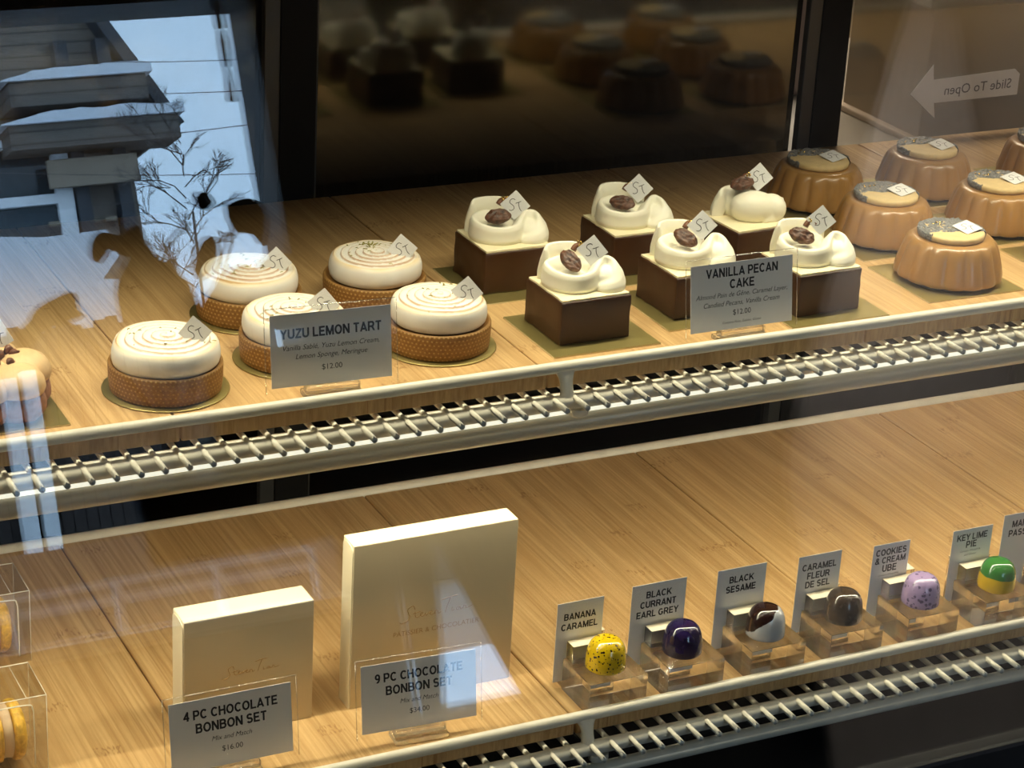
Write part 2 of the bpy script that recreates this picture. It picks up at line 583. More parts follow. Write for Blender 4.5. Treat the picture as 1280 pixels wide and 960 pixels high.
PLASTIC = pane_mat('clear_plastic_box', 0.045, (0.985, 0.985, 0.98), 0.03, 0.55)
PLEDGE = plain('plastic_edge', (0.75, 0.72, 0.62), 0.15)
def acrylic():
    n = NT('clear_acrylic')
    n.p.inputs['Base Color'].default_value = (0.985, 0.98, 0.96, 1)
    n.p.inputs['Roughness'].default_value = 0.0
    n.p.inputs['IOR'].default_value = 1.47
    n.p.inputs['Transmission Weight'].default_value = 1.0
    t = n.node('ShaderNodeBsdfTransparent')
    mx = n.node('ShaderNodeMixShader')
    mx.inputs[0].default_value = 0.85
    n.link(t.outputs[0], mx.inputs[1])
    n.link(n.p.outputs[0], mx.inputs[2])
    n.link(mx.outputs[0], n.out.inputs['Surface'])
    return n.m
ACRYL = acrylic()
FROST = plain('lit_frosted_face', (0.74, 0.66, 0.50), 0.6)  # frosted bar tops with their bright lit look put into the colour
CHOC = plain('chocolate_coat', (0.047, 0.016, 0.004), 0.40, var=0.12, vscale=70, bump=0.10, bscale=160)
CAKECREAM = plain('cake_top_cream', (0.86, 0.76, 0.50), 0.5, sss=0.1, bump=0.1)
WHIP = plain('whipped_cream', (0.82, 0.78, 0.63), 0.5, sss=0.05, bump=0.04, bscale=500)
PECAN = plain('candied_pecan', (0.085, 0.034, 0.016), 0.42, var=0.7, vscale=300, bump=1.0, bscale=330)
CHOCBIT = plain('chocolate_shard', (0.16, 0.060, 0.024), 0.35)
GOLDLEAF = plain('gold_leaf', (0.85, 0.62, 0.18), 0.25, 1.0)
ZEST = plain('lime_zest', (0.30, 0.27, 0.035), 0.6)
CARAMEL = plain('caramel_glaze', (0.37, 0.195, 0.058), 0.30, var=0.10, vscale=45, coat=0.25, sss=0.05)
SHADOWDISC = plain('shadow_disc', (0.02, 0.018, 0.016), 0.6)
SHORT = plain('shortbread', (0.66, 0.48, 0.22), 0.6, var=0.08, vscale=200, bump=0.15)
PRALINE = plain('grey_praline', (0.17, 0.17, 0.165), 0.42, var=0.8, vscale=650, bump=1.0, bscale=700)
BOXCREAM = plain('cream_card_box', (0.76, 0.68, 0.49), 0.5)
SATIN = plain('champagne_satin_card', (0.50, 0.42, 0.28), 0.33, 0.35)
FOILINK = plain('gold_foil_ink', (0.28, 0.17, 0.055), 0.35, 0.5)
MACARON = plain('yellow_macaron', (0.74, 0.43, 0.045), 0.55, var=0.32, vscale=260, bump=0.3, bscale=500)
MACFILL = plain('macaron_filling', (0.62, 0.45, 0.28), 0.6, bump=0.3)
CHOUX = plain('choux_pastry', (0.30, 0.14, 0.075), 0.6, var=0.35, vscale=160, bump=0.5, bscale=250)
CHOUXCAP = plain('praline_cream_cap', (0.68, 0.46, 0.23), 0.55, var=0.08, vscale=120)
NUT = plain('caramelised_nut', (0.13, 0.045, 0.014), 0.4, var=0.4, vscale=300, bump=0.5)

# ------------------------------------------------------------------ room shell and the street outside
CAMFLOOR = -ZO
FLOOR = plain('grey_floor', (0.06, 0.055, 0.05), 0.6, var=0.2, vscale=8)
WALLD = plain('dark_wall_paint', (0.030, 0.027, 0.025), 0.7)
WALLP = plain('pale_wall_paint', (0.62, 0.56, 0.52), 0.8)
WALLT = plain('taupe_wall_paint', (0.36, 0.32, 0.27), 0.8)
WHITEP = plain('white_painted_wood', (0.82, 0.83, 0.84), 0.5)
struct(G().box(-262, 222, -262, 222, CAMFLOOR - 10, CAMFLOOR).obj('floor', FLOOR))
struct(G().box(-262, 222, -262, 222, 190, 200).obj('ceiling', WALLD))
struct(G().box(-262, -250, -262, 222, CAMFLOOR, 190).obj('wall_left', WALLD))
struct(G().box(210, 222, -262, 222, CAMFLOOR, 190).obj('wall_right', WALLP))
struct(G().box(-250, 210, 210, 222, CAMFLOOR, 190).obj('wall_back', WALLT))
# front wall with its window, plus an added slit for a pale mirrored wedge
g = G()
WX0, WX1, WZ0, WZ1 = 2.0, 66.8, -18.0, 90.0
SX0, SX1, SZ0, SZ1 = 77.0, 103.0, -42.0, -12.0
g.box(-250, WX0, -262, -250, CAMFLOOR, 190)
g.box(WX1, SX0, -262, -250, CAMFLOOR, 190)
g.box(SX1, 210, -262, -250, CAMFLOOR, 190)
g.box(WX0, WX1, -262, -250, WZ1, 190)
g.box(WX0, WX1, -262, -250, CAMFLOOR, WZ0)
g.box(SX0, SX1, -262, -250, SZ1, 190)
g.box(SX0, SX1, -262, -250, CAMFLOOR, SZ0)
struct(g.obj('wall_front', WALLD))
struct(G().box(WX0, WX1 - 0.5, -252, -246, WZ0 - 2.4, WZ0 + 0.2, 0.3).obj('window_1', WHITEP))

def drape_panel(name, poly, y, amp, mat, label, cat):
    """hanging cloth: outline in x-z, folds run down it"""
    g = G()
    n = 40
    zs = sorted({p[1] for p in poly})
    left = [p for p in poly[:len(poly) // 2]]
    right = [p for p in poly[len(poly) // 2:]][::-1]
    def xat(side, z):
        for a, b in zip(side, side[1:]):
            lo, hi = (a, b) if a[1] <= b[1] else (b, a)
            if lo[1] <= z <= hi[1]:
                t = (z - lo[1]) / max(1e-6, hi[1] - lo[1])
                return lo[0] + t * (hi[0] - lo[0])
        return side[0][0]
    front, back = [], []
    z0, z1 = zs[0], zs[-1]
    for i in range(25):
        z = z0 + (z1 - z0) * i / 24
        a, b = xat(left, z), xat(right, z)
        row = [(a + (b - a) * k / n, y + amp * math.sin(k * 1.3 + 0.3 * math.sin(i * .4)), z) for k in range(n + 1)]
        front.append(row + [(p[0], p[1] - 0.4, p[2]) for p in row[::-1]])
    g.grid(front, True)
    o = g.obj(name, mat)
    return tag(o, label, cat)

CLOTHD = plain('dark_cloth', (0.02, 0.017, 0.016), 0.9)
CLOTHP = plain('pale_cloth', (0.60, 0.555, 0.535), 0.9)
drape_panel('curtain', [(150, -95), (152, -8), (169, 24), (187, 58), (204, 86), (208, 86), (208, 58), (208, 24), (208, -8), (208, -95)], -236, 1.2,
            CLOTHP, 'pale pinkish curtain added by the shop wall to mirror as haze in the case glass', 'curtain')  # invented pale cloth whose reflection veils the right side
drape_panel('curtain', [(76, -92), (76, -45), (76, -30), (76, -11.5), (83.4, -11.5), (82.0, -30), (79.8, -45), (79, -92)], -246.5, 0.5,
            CLOTHD, 'dark curtain strip added to shape the left edge of the mirrored light wedge', 'curtain')  # invented cloth, blocks daylight left of the wedge
drape_panel('curtain', [(98, -92), (96.5, -46), (90.5, -31), (84.0, -13), (83.7, -11.5), (105, -11.5), (105, -13), (105, -31), (105, -46), (105, -92)], -244, 0.5,
            CLOTHD, 'dark curtain added across the slit to shape the right edge of the mirrored light wedge', 'curtain')  # second invented cloth, trims the slit's daylight to a wedge

# outside: snowy verge, road, gabled house over the street
SNOW = plain('snow', (0.80, 0.82, 0.86), 0.8)
ROAD = plain('wet_road', (0.05, 0.052, 0.055), 0.5)
BRICK = brick_mat()
SIDING = siding_mat()
SLATE = plain('roof_slate', (0.05, 0.052, 0.058), 0.7)
DGL = plain('dark_window_glass', (0.03, 0.045, 0.055), 0.1)
TAN = plain('tan_sign_board', (0.30, 0.235, 0.17), 0.7)
BARK = plain('twig_bark', (0.11, 0.095, 0.09), 0.9)
struct(G().box(-3000, 4000, -1300, -262, CAMFLOOR - 30, CAMFLOOR - 2).obj('ground_snow', SNOW))
struct(G().box(-3000, 4000, -6000, -1300, CAMFLOOR - 30, CAMFLOOR - 4).obj('street', ROAD))
house = thing('house', 'brick house with dark gable and snowy ledges, mirrored at upper left of the glass', 'house', (760, -3500, CAMFLOOR - 2))
def hz(z): return z - (CAMFLOOR - 2)
def hx(x): return x - 760
g = G().box(hx(420), hx(1016), -800, 0, 0, hz(720)); g.obj('wall', BRICK, house)
g = G().prism([(hx(400), hz(720)), (hx(1046), hz(720)), (hx(1046), hz(800)), (hx(975), hz(915)), (hx(700), hz(1405)), (hx(400), hz(1405))], -780, -2); g.obj('gable', SIDING, house)
g = G().prism([(hx(690), hz(1440)), (hx(1104), hz(708)), (hx(1085), hz(700)), (hx(690), hz(1400))], -830, 40); g.obj('roof', SLATE, house)
for z0, z1, xa, xb, t in ((745, 786, 800, 1048, 17), (676, 716, 790, 1092, 18)):
    g = G().box(hx(xa + 12), hx(xb - 10), -5, 80, hz(z0), hz(z1)); lg = g.obj('ledge', SIDING, house)
    g = G()
    rn = random.Random(z0)
    top = [(hx(xa + (xb - xa) * i / 14), hz(z1 + 2 + t * min(1, i / 4) * (0.75 + 0.3 * rn.random()))) for i in range(15)]
    g.prism([(hx(xa), hz(z1))] + top + [(hx(xb), hz(z1))], -2, 88); g.obj('snow', SNOW, lg)
for xa in (908, 978):
    G().box(hx(xa), hx(xa + 22), 0, 30, hz(520), hz(860)).obj('pilaster', SLATE, house)
fr = G()
for b in ((755, 905, 690, 706), (755, 905, 497, 512), (878, 905, 512, 690), (755, 770, 512, 690), (770, 878, 596, 612)):
    fr.box(hx(b[0]), hx(b[1]), -3, 22, hz(b[2]), hz(b[3]))
fo = fr.obj('window', WHITEP, house)
G().box(hx(770), hx(878), 2, 8, hz(512), hz(690)).obj('window_pane', DGL, fo)
G().box(hx(862), hx(1012), 40, 50, hz(616), hz(662), 1).obj('sign_board', TAN, house)
for i in range(5):
    G().box(hx(860 + 31 * i), hx(880 + 31 * i), 0, 14, hz(560), hz(568)).obj('brick_ledge', TAN, house)
sb = [(650, 300), (650, 515), (720, 525), (800, 516), (900, 518), (913, 476), (882, 442), (930, 436), (962, 430), (1008, 392), (1060, 330), (1090, 250), (1120, CAMFLOOR - 4), (600, CAMFLOOR - 4)]
g = G(); g.prism(sb, -3440, -3300)
sb_ = tag(g.obj('snow_bank', SNOW), 'heaped white snow in front of the brick house, mirrored in the glass', 'snow bank')
g = G()
g.box(682, 706, -3240, -3215, CAMFLOOR - 2, 300, 1).box(714, 736, -3240, -3215, CAMFLOOR - 2, 308, 1)
tag(g.obj('streak_post', WHITEP), 'white double post added outside to mirror as pale upright streaks', 'post')  # made-up post, shaped for the pale streaks in the reflection

g = G()
for k in range(30):
    g.box(560 + k * 19, 578 + k * 19, -3262, -3256, CAMFLOOR - 4, 372 + 8 * math.sin(k * 1.7), .5)
g.box(560, 1130, -3268, -3262, 120, 135).box(560, 1130, -3268, -3262, 330, 345)
tag(g.obj('blocker_fence', plain('dark_fence_wood', (0.045, 0.032, 0.026), 0.9)), 'dark board fence added to keep the lower snow bank out of the glass', 'fence')  # added blocker, hides bright snow from the reflection
rl = G().box(0, 90, -321, -319, -10.2, -9.0, .2).box(0, 90, -321, -319, -13.8, -12.0, .2)
for k in range(5):
    rl.box(2 + 21 * k, 3.5 + 21 * k, -319, -318, CAMFLOOR - 2, -9.2)
tag(rl.obj('railing', WHITEP), 'low white two-bar railing added outside the shop window to mirror as two pale bars', 'railing')  # bars added outdoors so that daylight makes two pale reflected lines

tag(G().box(500, 1500, -3060, -3040, CAMFLOOR - 4, 38, 2).obj('blocker_wall', plain('dark_stone', (0.05, 0.045, 0.045), 0.9)), 'low dark stone wall added across the street to cut off the mirrored post', 'garden wall')  # added blocker, ends the post's streak at its foot

def bare_tree(x, y, z0, h):
    t = thing('bare_tree', 'leafless twiggy tree beside the brick house, mirrored against the bright sky', 'tree', (x, y, z0))
    rn = random.Random(5)
    trunk, twigs = G(), G()
    trunk.tube([(0, 0, 0), (6, 0, h * .3), (18, 4, h * .55), (28, 0, h * .8)], [3.5, 3, 2.5, 2], 8)
    def br(p, d, l, r, lev):
        q = p + d * l
        m = p + d * l * .5 + Vector((rn.uniform(-1, 1), rn.uniform(-1, 1), rn.uniform(-.5, 1))) * l * .08
        (twigs if lev else trunk).tube([p, m, q], [r, r * .85, r * .7], 5 if lev < 2 else 4)
        if lev < 4:
            for _ in range(3):
                nd = (d + Vector((rn.uniform(-1, 1), rn.uniform(-.8, .8), rn.uniform(-.5, .8))) * .75).normalized()
                br(p + d * l * rn.uniform(.5, 1), nd, l * rn.uniform(.55, .75), r * .72, lev + 1)
    for k in range(20):
        a = rn.uniform(0, 6.3)
        br(Vector((5 + k * 1.1, 0, h * (.52 + .022 * k))), Vector((math.cos(a) * .8, math.sin(a) * .5, rn.uniform(.1, .8))).normalized(), h * .075, 1.05, 0)
    trunk.obj('trunk', BARK, t)
    w = twigs.obj('twigs', BARK, t); w['kind'] = 'stuff'
bare_tree(965, -3150, CAMFLOOR - 4, 760)
for i, (a, b) in enumerate((((640, 728), (1400, 700)), ((640, 680), (1400, 655)), ((640, 600), (1400, 630)), ((640, 570), (1400, 520)))):
    P = [(a[0] + (b[0] - a[0]) * k / 12, -3000, a[1] + (b[1] - a[1]) * k / 12 - 12 * math.sin(math.pi * k / 12)) for k in range(13)]
    tag(G().tube(P, .55, 6).obj('power_cable', BARK), 'thin dark power cable strung across the sky, mirrored in the glass', 'cable', 'power cables across the sky')

# plant on the shop's window sill, an added crate blocking mirrored sky, a tassel in the window
LEAFM = plain('dark_leaf', (0.030, 0.022, 0.010), 0.55)
CRATE = plain('dark_crate_wood', (0.05, 0.032, 0.018), 0.8, var=0.3, vscale=60)
plant = thing('potted_plant', 'broad-leaved house plant in a dark pot on the shop window sill, mirrored as dark silhouettes', 'plant', (33, -226, -7.8))
G().lathe([(5, 0), (6.2, .3), (7.6, 11), (8.2, 11.2), (8.2, 12.4), (7.2, 12.4), (7, 11)], 32).obj('pot', CRATE, plant)
def P2(pts, c=(33, -7.8)): return [(x - c[0], z - c[1]) for x, z in pts]
stems = G()
for pts in (((33, 4), (33.5, 20), (34, 38.8), (40.6, 46.5)), ((33.5, 4), (38, 24), (46.5, 41.4), (47, 44)), ((32.5, 4), (29, 18), (23, 27.3), (18, 33)), ((33, 4), (31, 20), (28, 36))):
    stems.tube([(p[0], 3, p[1]) for p in smooth_path([(a, b, 0) for a, b in P2(pts)], 5)], .32, 8)
stems.obj('stem', LEAFM, plant)
leaves = [
    [(45.5, 47.8), (47.6, 48.5), (50.1, 48.4), (51.9, 46.8), (52.2, 44.1), (50.7, 40.6), (49.1, 42.7), (46.8, 43.2), (45.6, 45.2)],
    [(40.3, 49.4), (41.2, 50.1), (42.7, 49.7), (43.4, 48.0), (41.8, 47.1), (40.5, 47.9)],
    [(24.9, 30.8), (36.9, 28.1), (37.3, 34.6), (36.0, 36.6), (34.5, 40.0), (32.8, 39.6), (31.1, 43.0), (30.5, 45.3), (28.9, 45.4), (27.8, 41.0), (25.0, 36.4)],
    [(30.5, 45.2), (28.9, 45.6), (27.1, 44.7), (24.6, 45.5), (22.9, 44.4), (22.3, 41.6), (23.9, 40.7), (25.5, 42.6), (27.8, 41.2), (30, 42)],
    [(8.4, 30.9), (10.6, 32.7), (12.8, 34.9), (18.3, 36.5), (18.9, 33.4), (19.4, 32.4), (13.4, 30.7), (10.6, 28.6), (8.9, 27.6)],
    [(36.5, 30), (40, 34), (44, 37), (47, 37.5), (49, 35), (48, 31), (44, 27), (38, 26)],
    [(46, 33), (50, 38), (54, 39), (58, 37), (60, 33), (57, 28), (50, 27)],
    [(38, 38), (40, 42), (42.5, 42.8), (43, 40), (41.5, 37.2), (39, 36)]]
for i, L in enumerate(leaves):
    c = Vector((sum(p[0] for p in L) / len(L), sum(p[1] for p in L) / len(L)))
    sm = [(v.x, v.y) for v in smooth_path([(p[0], p[1], 0) for p in L + [L[0]]], 4)[:-1]]
    g = G()
    yy = 8 + 1.0 * (i % 3)
    rings = []
    for k in (1.0, 0.66, 0.33):
        rings.append([(c.x + (x - c.x) * k - 33, yy + 0.9 * (1 - k) + 0.10, c.y + (z - c.y) * k + 7.8) for x, z in sm])
    back = [[(p[0], p[1] + .16, p[2]) for p in r] for r in rings]
    g.grid(back[::-1] + rings, True, (c.x - 33, yy + 1.0 + .16, c.y + 7.8), (c.x - 33, yy + 1.0, c.y + 7.8))
    g.obj('leaf', LEAFM, plant)
crate = thing('blocker_crate', 'dark wooden crate added at the shop window to block mirrored sky', 'crate', (51.5, -240, -7.8))  # unseen box put here to keep sky out of the reflection
g = G()
for k in range(6):
    g.box(-9.5, 9.5, 7, 8, k * 5.6, k * 5.6 + 5.2, .1).box(-9.5, 9.5, -8, -7, k * 5.6, k * 5.6 + 5.2, .1)
    g.box(-9.5, -8.5, -7, 7, k * 5.6, k * 5.6 + 5.2, .1).box(8.5, 9.5, -7, 7, k * 5.6, k * 5.6 + 5.2, .1)
g.obj('slats', CRATE, crate)
G().box(-8.5, 8.5, -7, 7, 0, 1).obj('floor_panel', CRATE, crate)
G().box(-8.4, 8.4, -6.9, 6.9, 1, 32, .3).obj('inner_box', BASEBLACK, crate)
tas = thing('tassel_ornament', 'brown beaded tassel hanging in the bright window, mirrored near the top edge', 'ornament', (55.6, -235, 68))
TASM = plain('tassel_thread', (0.09, 0.045, 0.03), 0.8)
G().tube([(0, 0, 18), (-.2, 0, 122)], .12, 6).obj('cord', TASM, tas)
G().lathe([(.2, 12.6), (.75, 13), (.8, 17.4), (.3, 18)], 16).obj('bead', TASM, tas)
G().lathe([(.3, 6.0), (.62, 6.3), (.75, 10.5), (.5, 12.4), (.2, 12.7)], 16).obj('tassel_body', TASM, tas)
G().lathe([(.75, .2), (.7, 1), (.4, 5.6), (.25, 6.1)], 16).obj('fringe', plain('tassel_fringe', (0.35, 0.26, 0.30), 0.9), tas)

# ------------------------------------------------------------------ the display case
case = thing('display_case', 'refrigerated glass pastry case with sloping front glass and dark base', 'display case', (30, 0, CAMFLOOR))
def K(z): return z - CAMFLOOR
CX = 30
G().box(-105, 105, -24.6, 31.4, 0, K(-33.4), .4).obj('base_cabinet', BASEBLACK, case)
G().box(-105, 105, -8.5, 32, K(33.4), K(37), .4).obj('top_panel', DARKPANEL, case)
for sx in (-105, 103.5):
    G().prism([(-24, K(-33)), (31.4, K(-33)), (31.4, K(33)), (-6, K(33))], sx, sx + 1.5, 'x').obj('side_panel', DARKPANEL, case)
for off in (0.0, 1.4):
    g = G()
    def gy(z): return -16.6 + .256 * z + off * 1.03
    g.prism([(gy(-33), K(-33)), (gy(-33) + .41, K(-33)), (gy(33) + .41, K(33)), (gy(33), K(33))], -103.4, 103.4, 'x')
    g.obj('front_pane', GLASS, case)
for x0, x1 in ((-4.6, -1.3), (50.6, 53.9), (82.2, 85.5)):
    G().box(x0 - CX, x1 - CX, 30.2, 31.4, K(-33), K(33), .1).obj('door_post', BLACK, case)
    G().box(x0 - CX - 1.45, x0 - CX - .05, 30.3, 31.2, K(-33), K(33), .1).obj('door_channel', ALU, case)
G().box(-103, 103, 24.5, 29.4, K(-33.3), K(-32.2)).obj('floor_pan', DARKPANEL, case)
LH = plain('led_lamp_housing', (0.5, 0.5, 0.48), 0.5)
G().box(-97, 97, -5.6, -3.4, K(31.3), K(33.3), .2).obj('lamp_housing', LH, case)

# sliding doors at the back of the case
def sliding_door(x0, x1, y, glass, label):
    t = thing('sliding_door', label, 'sliding door', ((x0 + x1) / 2, y, -32.2), 0, 'sliding glass doors at the back of the case')
    w = (x1 - x0) / 2
    G().box(-w, w, 0, .5, 0, 64.5).obj('pane', glass, t)
    return t
d1 = sliding_door(-70, -4.7, 31.5, SMOKED, 'dark sliding glass door at the left end of the case back, left of the black post')
d2 = sliding_door(-1.2, 49.0, 31.5, DARK_GLASS, 'dark mirror-like sliding glass door reflecting the cream cakes')
G().box(-25.1, -24.6, -.1, .6, 0, 64.5).obj('edge_strip', ALU, d2)
d3 = sliding_door(54.0, 80.6, 31.5, DOOR_GLASS, 'clear sliding glass door with a pale arrow sticker, back right')
d4 = sliding_door(86, 130, 31.5, DOOR_GLASS, 'clear sliding glass door at the far right end of the case back')
# arrow sticker, read from the staff side
arrow = [(62.93, 4.05), (65.32, 6.91), (65.56, 5.33), (75.65, 5.76), (76.33, 5.2), (76.33, 3.02), (65.94, 2.91), (66.28, 1.3)]
STICK = pane_mat('frosted_sticker', 0.0, (0.8, 0.8, 0.8)); 
n_ = STICK.node_tree
_d = n_.nodes.new('ShaderNodeBsdfDiffuse'); _d.inputs['Color'].default_value = (0.92, 0.89, 0.84, 1)
_mx = [q for q in n_.nodes if q.bl_idname == 'ShaderNodeMixShader'][0]
_mx.inputs[0].default_value = 0.80
n_.links.new(_d.outputs[0], _mx.inputs[2])
cx3 = 67.3
st = G().prism([(x - cx3, z + 32.2) for x, z in arrow], -.06, -.01).obj('arrow_sticker', STICK, d3)
V, F = glyphs('Slide To Open', 8.3, None, 0.0, 0.0, True)
me = bpy.data.meshes.new('lettering')
me.from_pydata([((x + 71.2 - cx3) / 100, -.0010, (z + 3.75 + 32.2 + (x * .02)) / 100) for x, z in V], [], F)
put('lettering', me, plain('sticker_print', (0.10, 0.095, 0.09), 0.7), st)

# what shows through the right door: a back counter with boxes
STEEL = plain('counter_top', (0.30, 0.28, 0.25), 0.4)
bc = thing('back_counter', 'grey work counter behind the case, seen through the right sliding door', 'counter', (100, 80, CAMFLOOR))
G().box(-32, 40, -28, 28, 0, K(-15), .3).obj('cabinet', DARKPANEL, bc)
G().box(-33, 41, -30, 28, K(-15), K(-12.4), .3).obj('worktop', STEEL, bc)
BEIGE = plain('beige_carton', (0.42, 0.36, 0.28), 0.7)
ct = thing('carton', 'beige carton with a ledge lid on the back counter, behind the arrow sticker', 'box', (104, 70, -12.4))
G().box(-16, 14, -8, 8, 0, 16.4, .2).obj('body', BEIGE, ct)
G().box(-17.2, 15, -9.2, 9, 16.4, 18.2, .3).obj('lid', plain('pale_carton_lid', (0.55, 0.49, 0.40), 0.6), ct)
G().box(-17, 8, -11, 9, -.0, .8, .2).obj('tray', plain('pale_tray', (0.55, 0.46, 0.38), 0.6), ct)
tag(G().box(76, 87, 84, 98, -12.4, 2, .5).obj('storage_tub', plain('mauve_tub', (0.16, 0.125, 0.12), 0.6)), 'dull mauve tub on the back counter left of the carton', 'tub')
tag(G().box(69, 74.5, 74, 86, -12.4, 2.5, .5).obj('storage_tin', plain('brown_tin', (0.14, 0.07, 0.03), 0.5)), 'brown tin on the back counter just right of the black post', 'tin')
tag(G().box(-60, 60, 62, 100, CAMFLOOR, 60, 1).obj('blocker', plain('dark_blocker', (0.02, 0.018, 0.015), 0.5)), 'dark fridge added behind the mirror-like sliding doors to darken them', 'blocker')  # unseen dark block added so the left doors stay dark

# ------------------------------------------------------------------ shelves
def shelf_boards(z, y0, y1, first, edges, row):
    for i in range(len(edges) - 1):
        x0, x1 = edges[i] + .06, edges[i + 1] - .06
        g = G()
        g.box(x0, x1, y0, y1, z - 1.3, z, .12, 2)
        o = g.obj('shelf_board', BAMBOO)
        tag(o, row[i], 'shelf board', 'bamboo boards of the ' + first + ' shelf')
U = 'upper'
shelf_boards(0, -12.7, 29.85, 'upper', [-70, -56, -28, 0, 28, 56, 84, 112], [
    'bamboo shelf board at the far left end of the upper shelf', 'bamboo board under the walnut choux ring, upper shelf left',
    'bamboo board under the five lemon tarts', 'bamboo board under the chocolate coated cakes and pecan cake sign',
    'bamboo board under the left column of caramel fluted cakes', 'bamboo board under the caramel cakes at the right edge',
    'bamboo board at the far right end of the upper shelf'])
XL = 0.894
shelf_boards(-26.03, -18.95, 22.3, 'lower', [-70, XL - 56, XL - 28, XL, XL + 28, XL + 56, XL + 84, 130], [
    'bamboo board at the far left end of the lower shelf', 'bamboo board under the clear macaron boxes',
    'bamboo board under the two cream bonbon boxes', 'bamboo board under the yellow to brown bonbons',
    'bamboo board under the lilac and green bonbons', 'bamboo board right of the bonbon row',
    'bamboo board at the far right end of the lower shelf'])

def wire_shelf(z, yf, yl, dz, yback, postx, label, support, x0=-52, x1=112):
    t = thing('wire_shelf', label, 'wire shelf', (0, 0, z))
    G().tube([(-72, yf, .53), (132, yf, .53)], .43, 14).obj('top_rail', CREAM_METAL, t)
    G().tube([(-72, yl, dz + .02), (132, yl, dz + .02)], .57, 16).obj('front_rail', CREAM_METAL, t)
    if support:
        G().tube([(-72, yl + .95, dz + .06), (132, yl + .95, dz + .06)], .34, 12).obj('support_rail', CREAM_METAL, t)
    G().tube([(-72, yback, -.22 if yback < 25 else -2.1), (132, yback, -.22 if yback < 25 else -2.1)], .60 if yback < 25 else .3, 12).obj('rear_rail', CREAM_METAL, t)
    w = G()
    zt = -1.56
    base = [(0, yback - .6, zt), (0, yl + .62, zt), (0, yl + .34, zt + .02), (0, yl + .12, zt + .02), (0, yl - .08, zt - .05), (0, yl - .24, zt - .24)]
    w.tube(smooth_path(base, 4), [.22] * 12 + [.25] * 6 + [.27, .28, .26], 10)
    me = w.mesh('wire')
    n = int((x1 - x0) / 1.672)
    for k in range(n):
        o = put('wire', me, CREAM_METAL if k == 0 else None, t, (x0 + k * 1.672, 0, 0))
    p = G()
    prs = []
    for i in range(13):
        k = i / 12
        cy = yf + (yl - yf) * k - .12 * math.sin(math.pi * k)
        cz = .5 + (dz - .5) * k
        rx = .46 + .62 * (1 - k) ** 5 + .40 * k ** 5
        prs.append([(postx + rx * math.cos(a * math.pi / 8), cy + .40 * math.sin(a * math.pi / 8), cz) for a in range(16)])
    p.grid(prs, True, (postx, yf, .5), (postx, yl, dz))
    p.obj('post', CREAM_METAL, t)
    p = G()
    rings = []
    for r, h in ((.62, 0), (.64, -.45), (.5, -.62), (.32, -.58), (.38, -.2), (.48, -.02)):
        rings.append([(postx + .9 + 1.25 * r * math.cos(a * math.pi / 8), yl - .1 + r * math.sin(a * math.pi / 8), dz - .50 + h) for a in range(16)])
    p.grid(rings + [rings[0]], True)
    p.obj('bracket', CREAM_METAL, t)
    return t
wire_shelf(0, -13.22, -14.02, -1.98, 28.5, 1.05, 'cream coated wire shelf carrying the tarts and cakes, upper tier', True)
wire_shelf(-26.03, -19.46, -20.26, -1.90, 23.0, 1.40, 'cream coated wire shelf carrying the boxes and bonbons, lower tier', False)
LIPC = plain('back_lip', (0.70, 0.66, 0.54), 0.4)
# lamp rail under the upper shelf front
lt = thing('shelf_lamp', 'long cream lamp rail with a glowing strip under the upper shelf front', 'lamp', (30, -12.9, -4.2))
prof = [(.72 * math.cos(a), .80 * math.sin(a)) for a in [math.radians(q) for q in range(-180, 181, 15)]][:-1]
g = G(); g.grid([[(x, p[0], p[1]) for p in prof] for x in (-101, 101)], True, (-101, 0, 0), (101, 0, 0)); g.obj('housing', CREAM_TUBE, lt)
G().box(-101, 101, -.15, .55, .72, 1.38, .12).obj('diffuser', LED_DIFF, lt)
bt = thing('moulding', 'cream rounded moulding below the lower shelf front', 'moulding', (30, -20.2, -30.0))
g = G(); g.grid([[(x, p[0] * .85, p[1] * .72) for p in prof] for x in (-101, 101)], True, (-101, 0, 0), (101, 0, 0)); g.obj('tube', CREAM_METAL, bt)
G().box(-101, 101, .7, 1.3, -.6, 1.2, .1).obj('backing', BLACK, bt)

# ------------------------------------------------------------------ little name cards stuck in the pastries
VIEW = 27.4           # the case is seen from the left: cards face that way
CA, SA = math.cos(math.radians(VIEW)), math.sin(math.radians(VIEW))
def uv2xy(u, v):      # u to the right of the viewer, v away from the viewer
    return (u * CA + v * SA, -u * SA + v * CA)

def name_tag_mesh(side=1.72):
    g = G()
    h = side / math.sqrt(2)
    g.prism([(0, -h), (h, 0), (0, h), (-h, 0)], -.02, .02)
    return g
ST_S = [(-.02, .42), (-.22, .50), (-.42, .36), (-.44, .16), (-.24, .02), (-.10, -.12), (-.10, -.34), (-.30, -.46), (-.46, -.42)]
ST_T1 = [(.02, .14), (.22, .22), (.46, .34)]
ST_T2 = [(.26, .24), (.30, -.05), (.40, -.30), (.52, -.44)]
def name_tag(parent, loc, rot, roll=0, scale=1.0):
    """diamond card with handwritten initials; its face looks towards -y before it is turned"""
    Rm = Matrix.Rotation(math.radians(roll), 4, 'Y')
    o = name_tag_mesh(1.72 * scale).xf(Rm).obj('name_tag', TAGPAPER, parent, loc, rot)
    g = G()
    for st in (ST_S, ST_T1, ST_T2):
        g.tube([(p.x * scale, -.028, p.z * scale) for p in smooth_path([(a, 0, b) for a, b in st], 5)], .030, 5)
    for v in g.bm.verts:
        v.co.y = -.022 + (v.co.y + .028) * .3
    g.xf(Rm).obj('lettering', PEN, o)
    return o

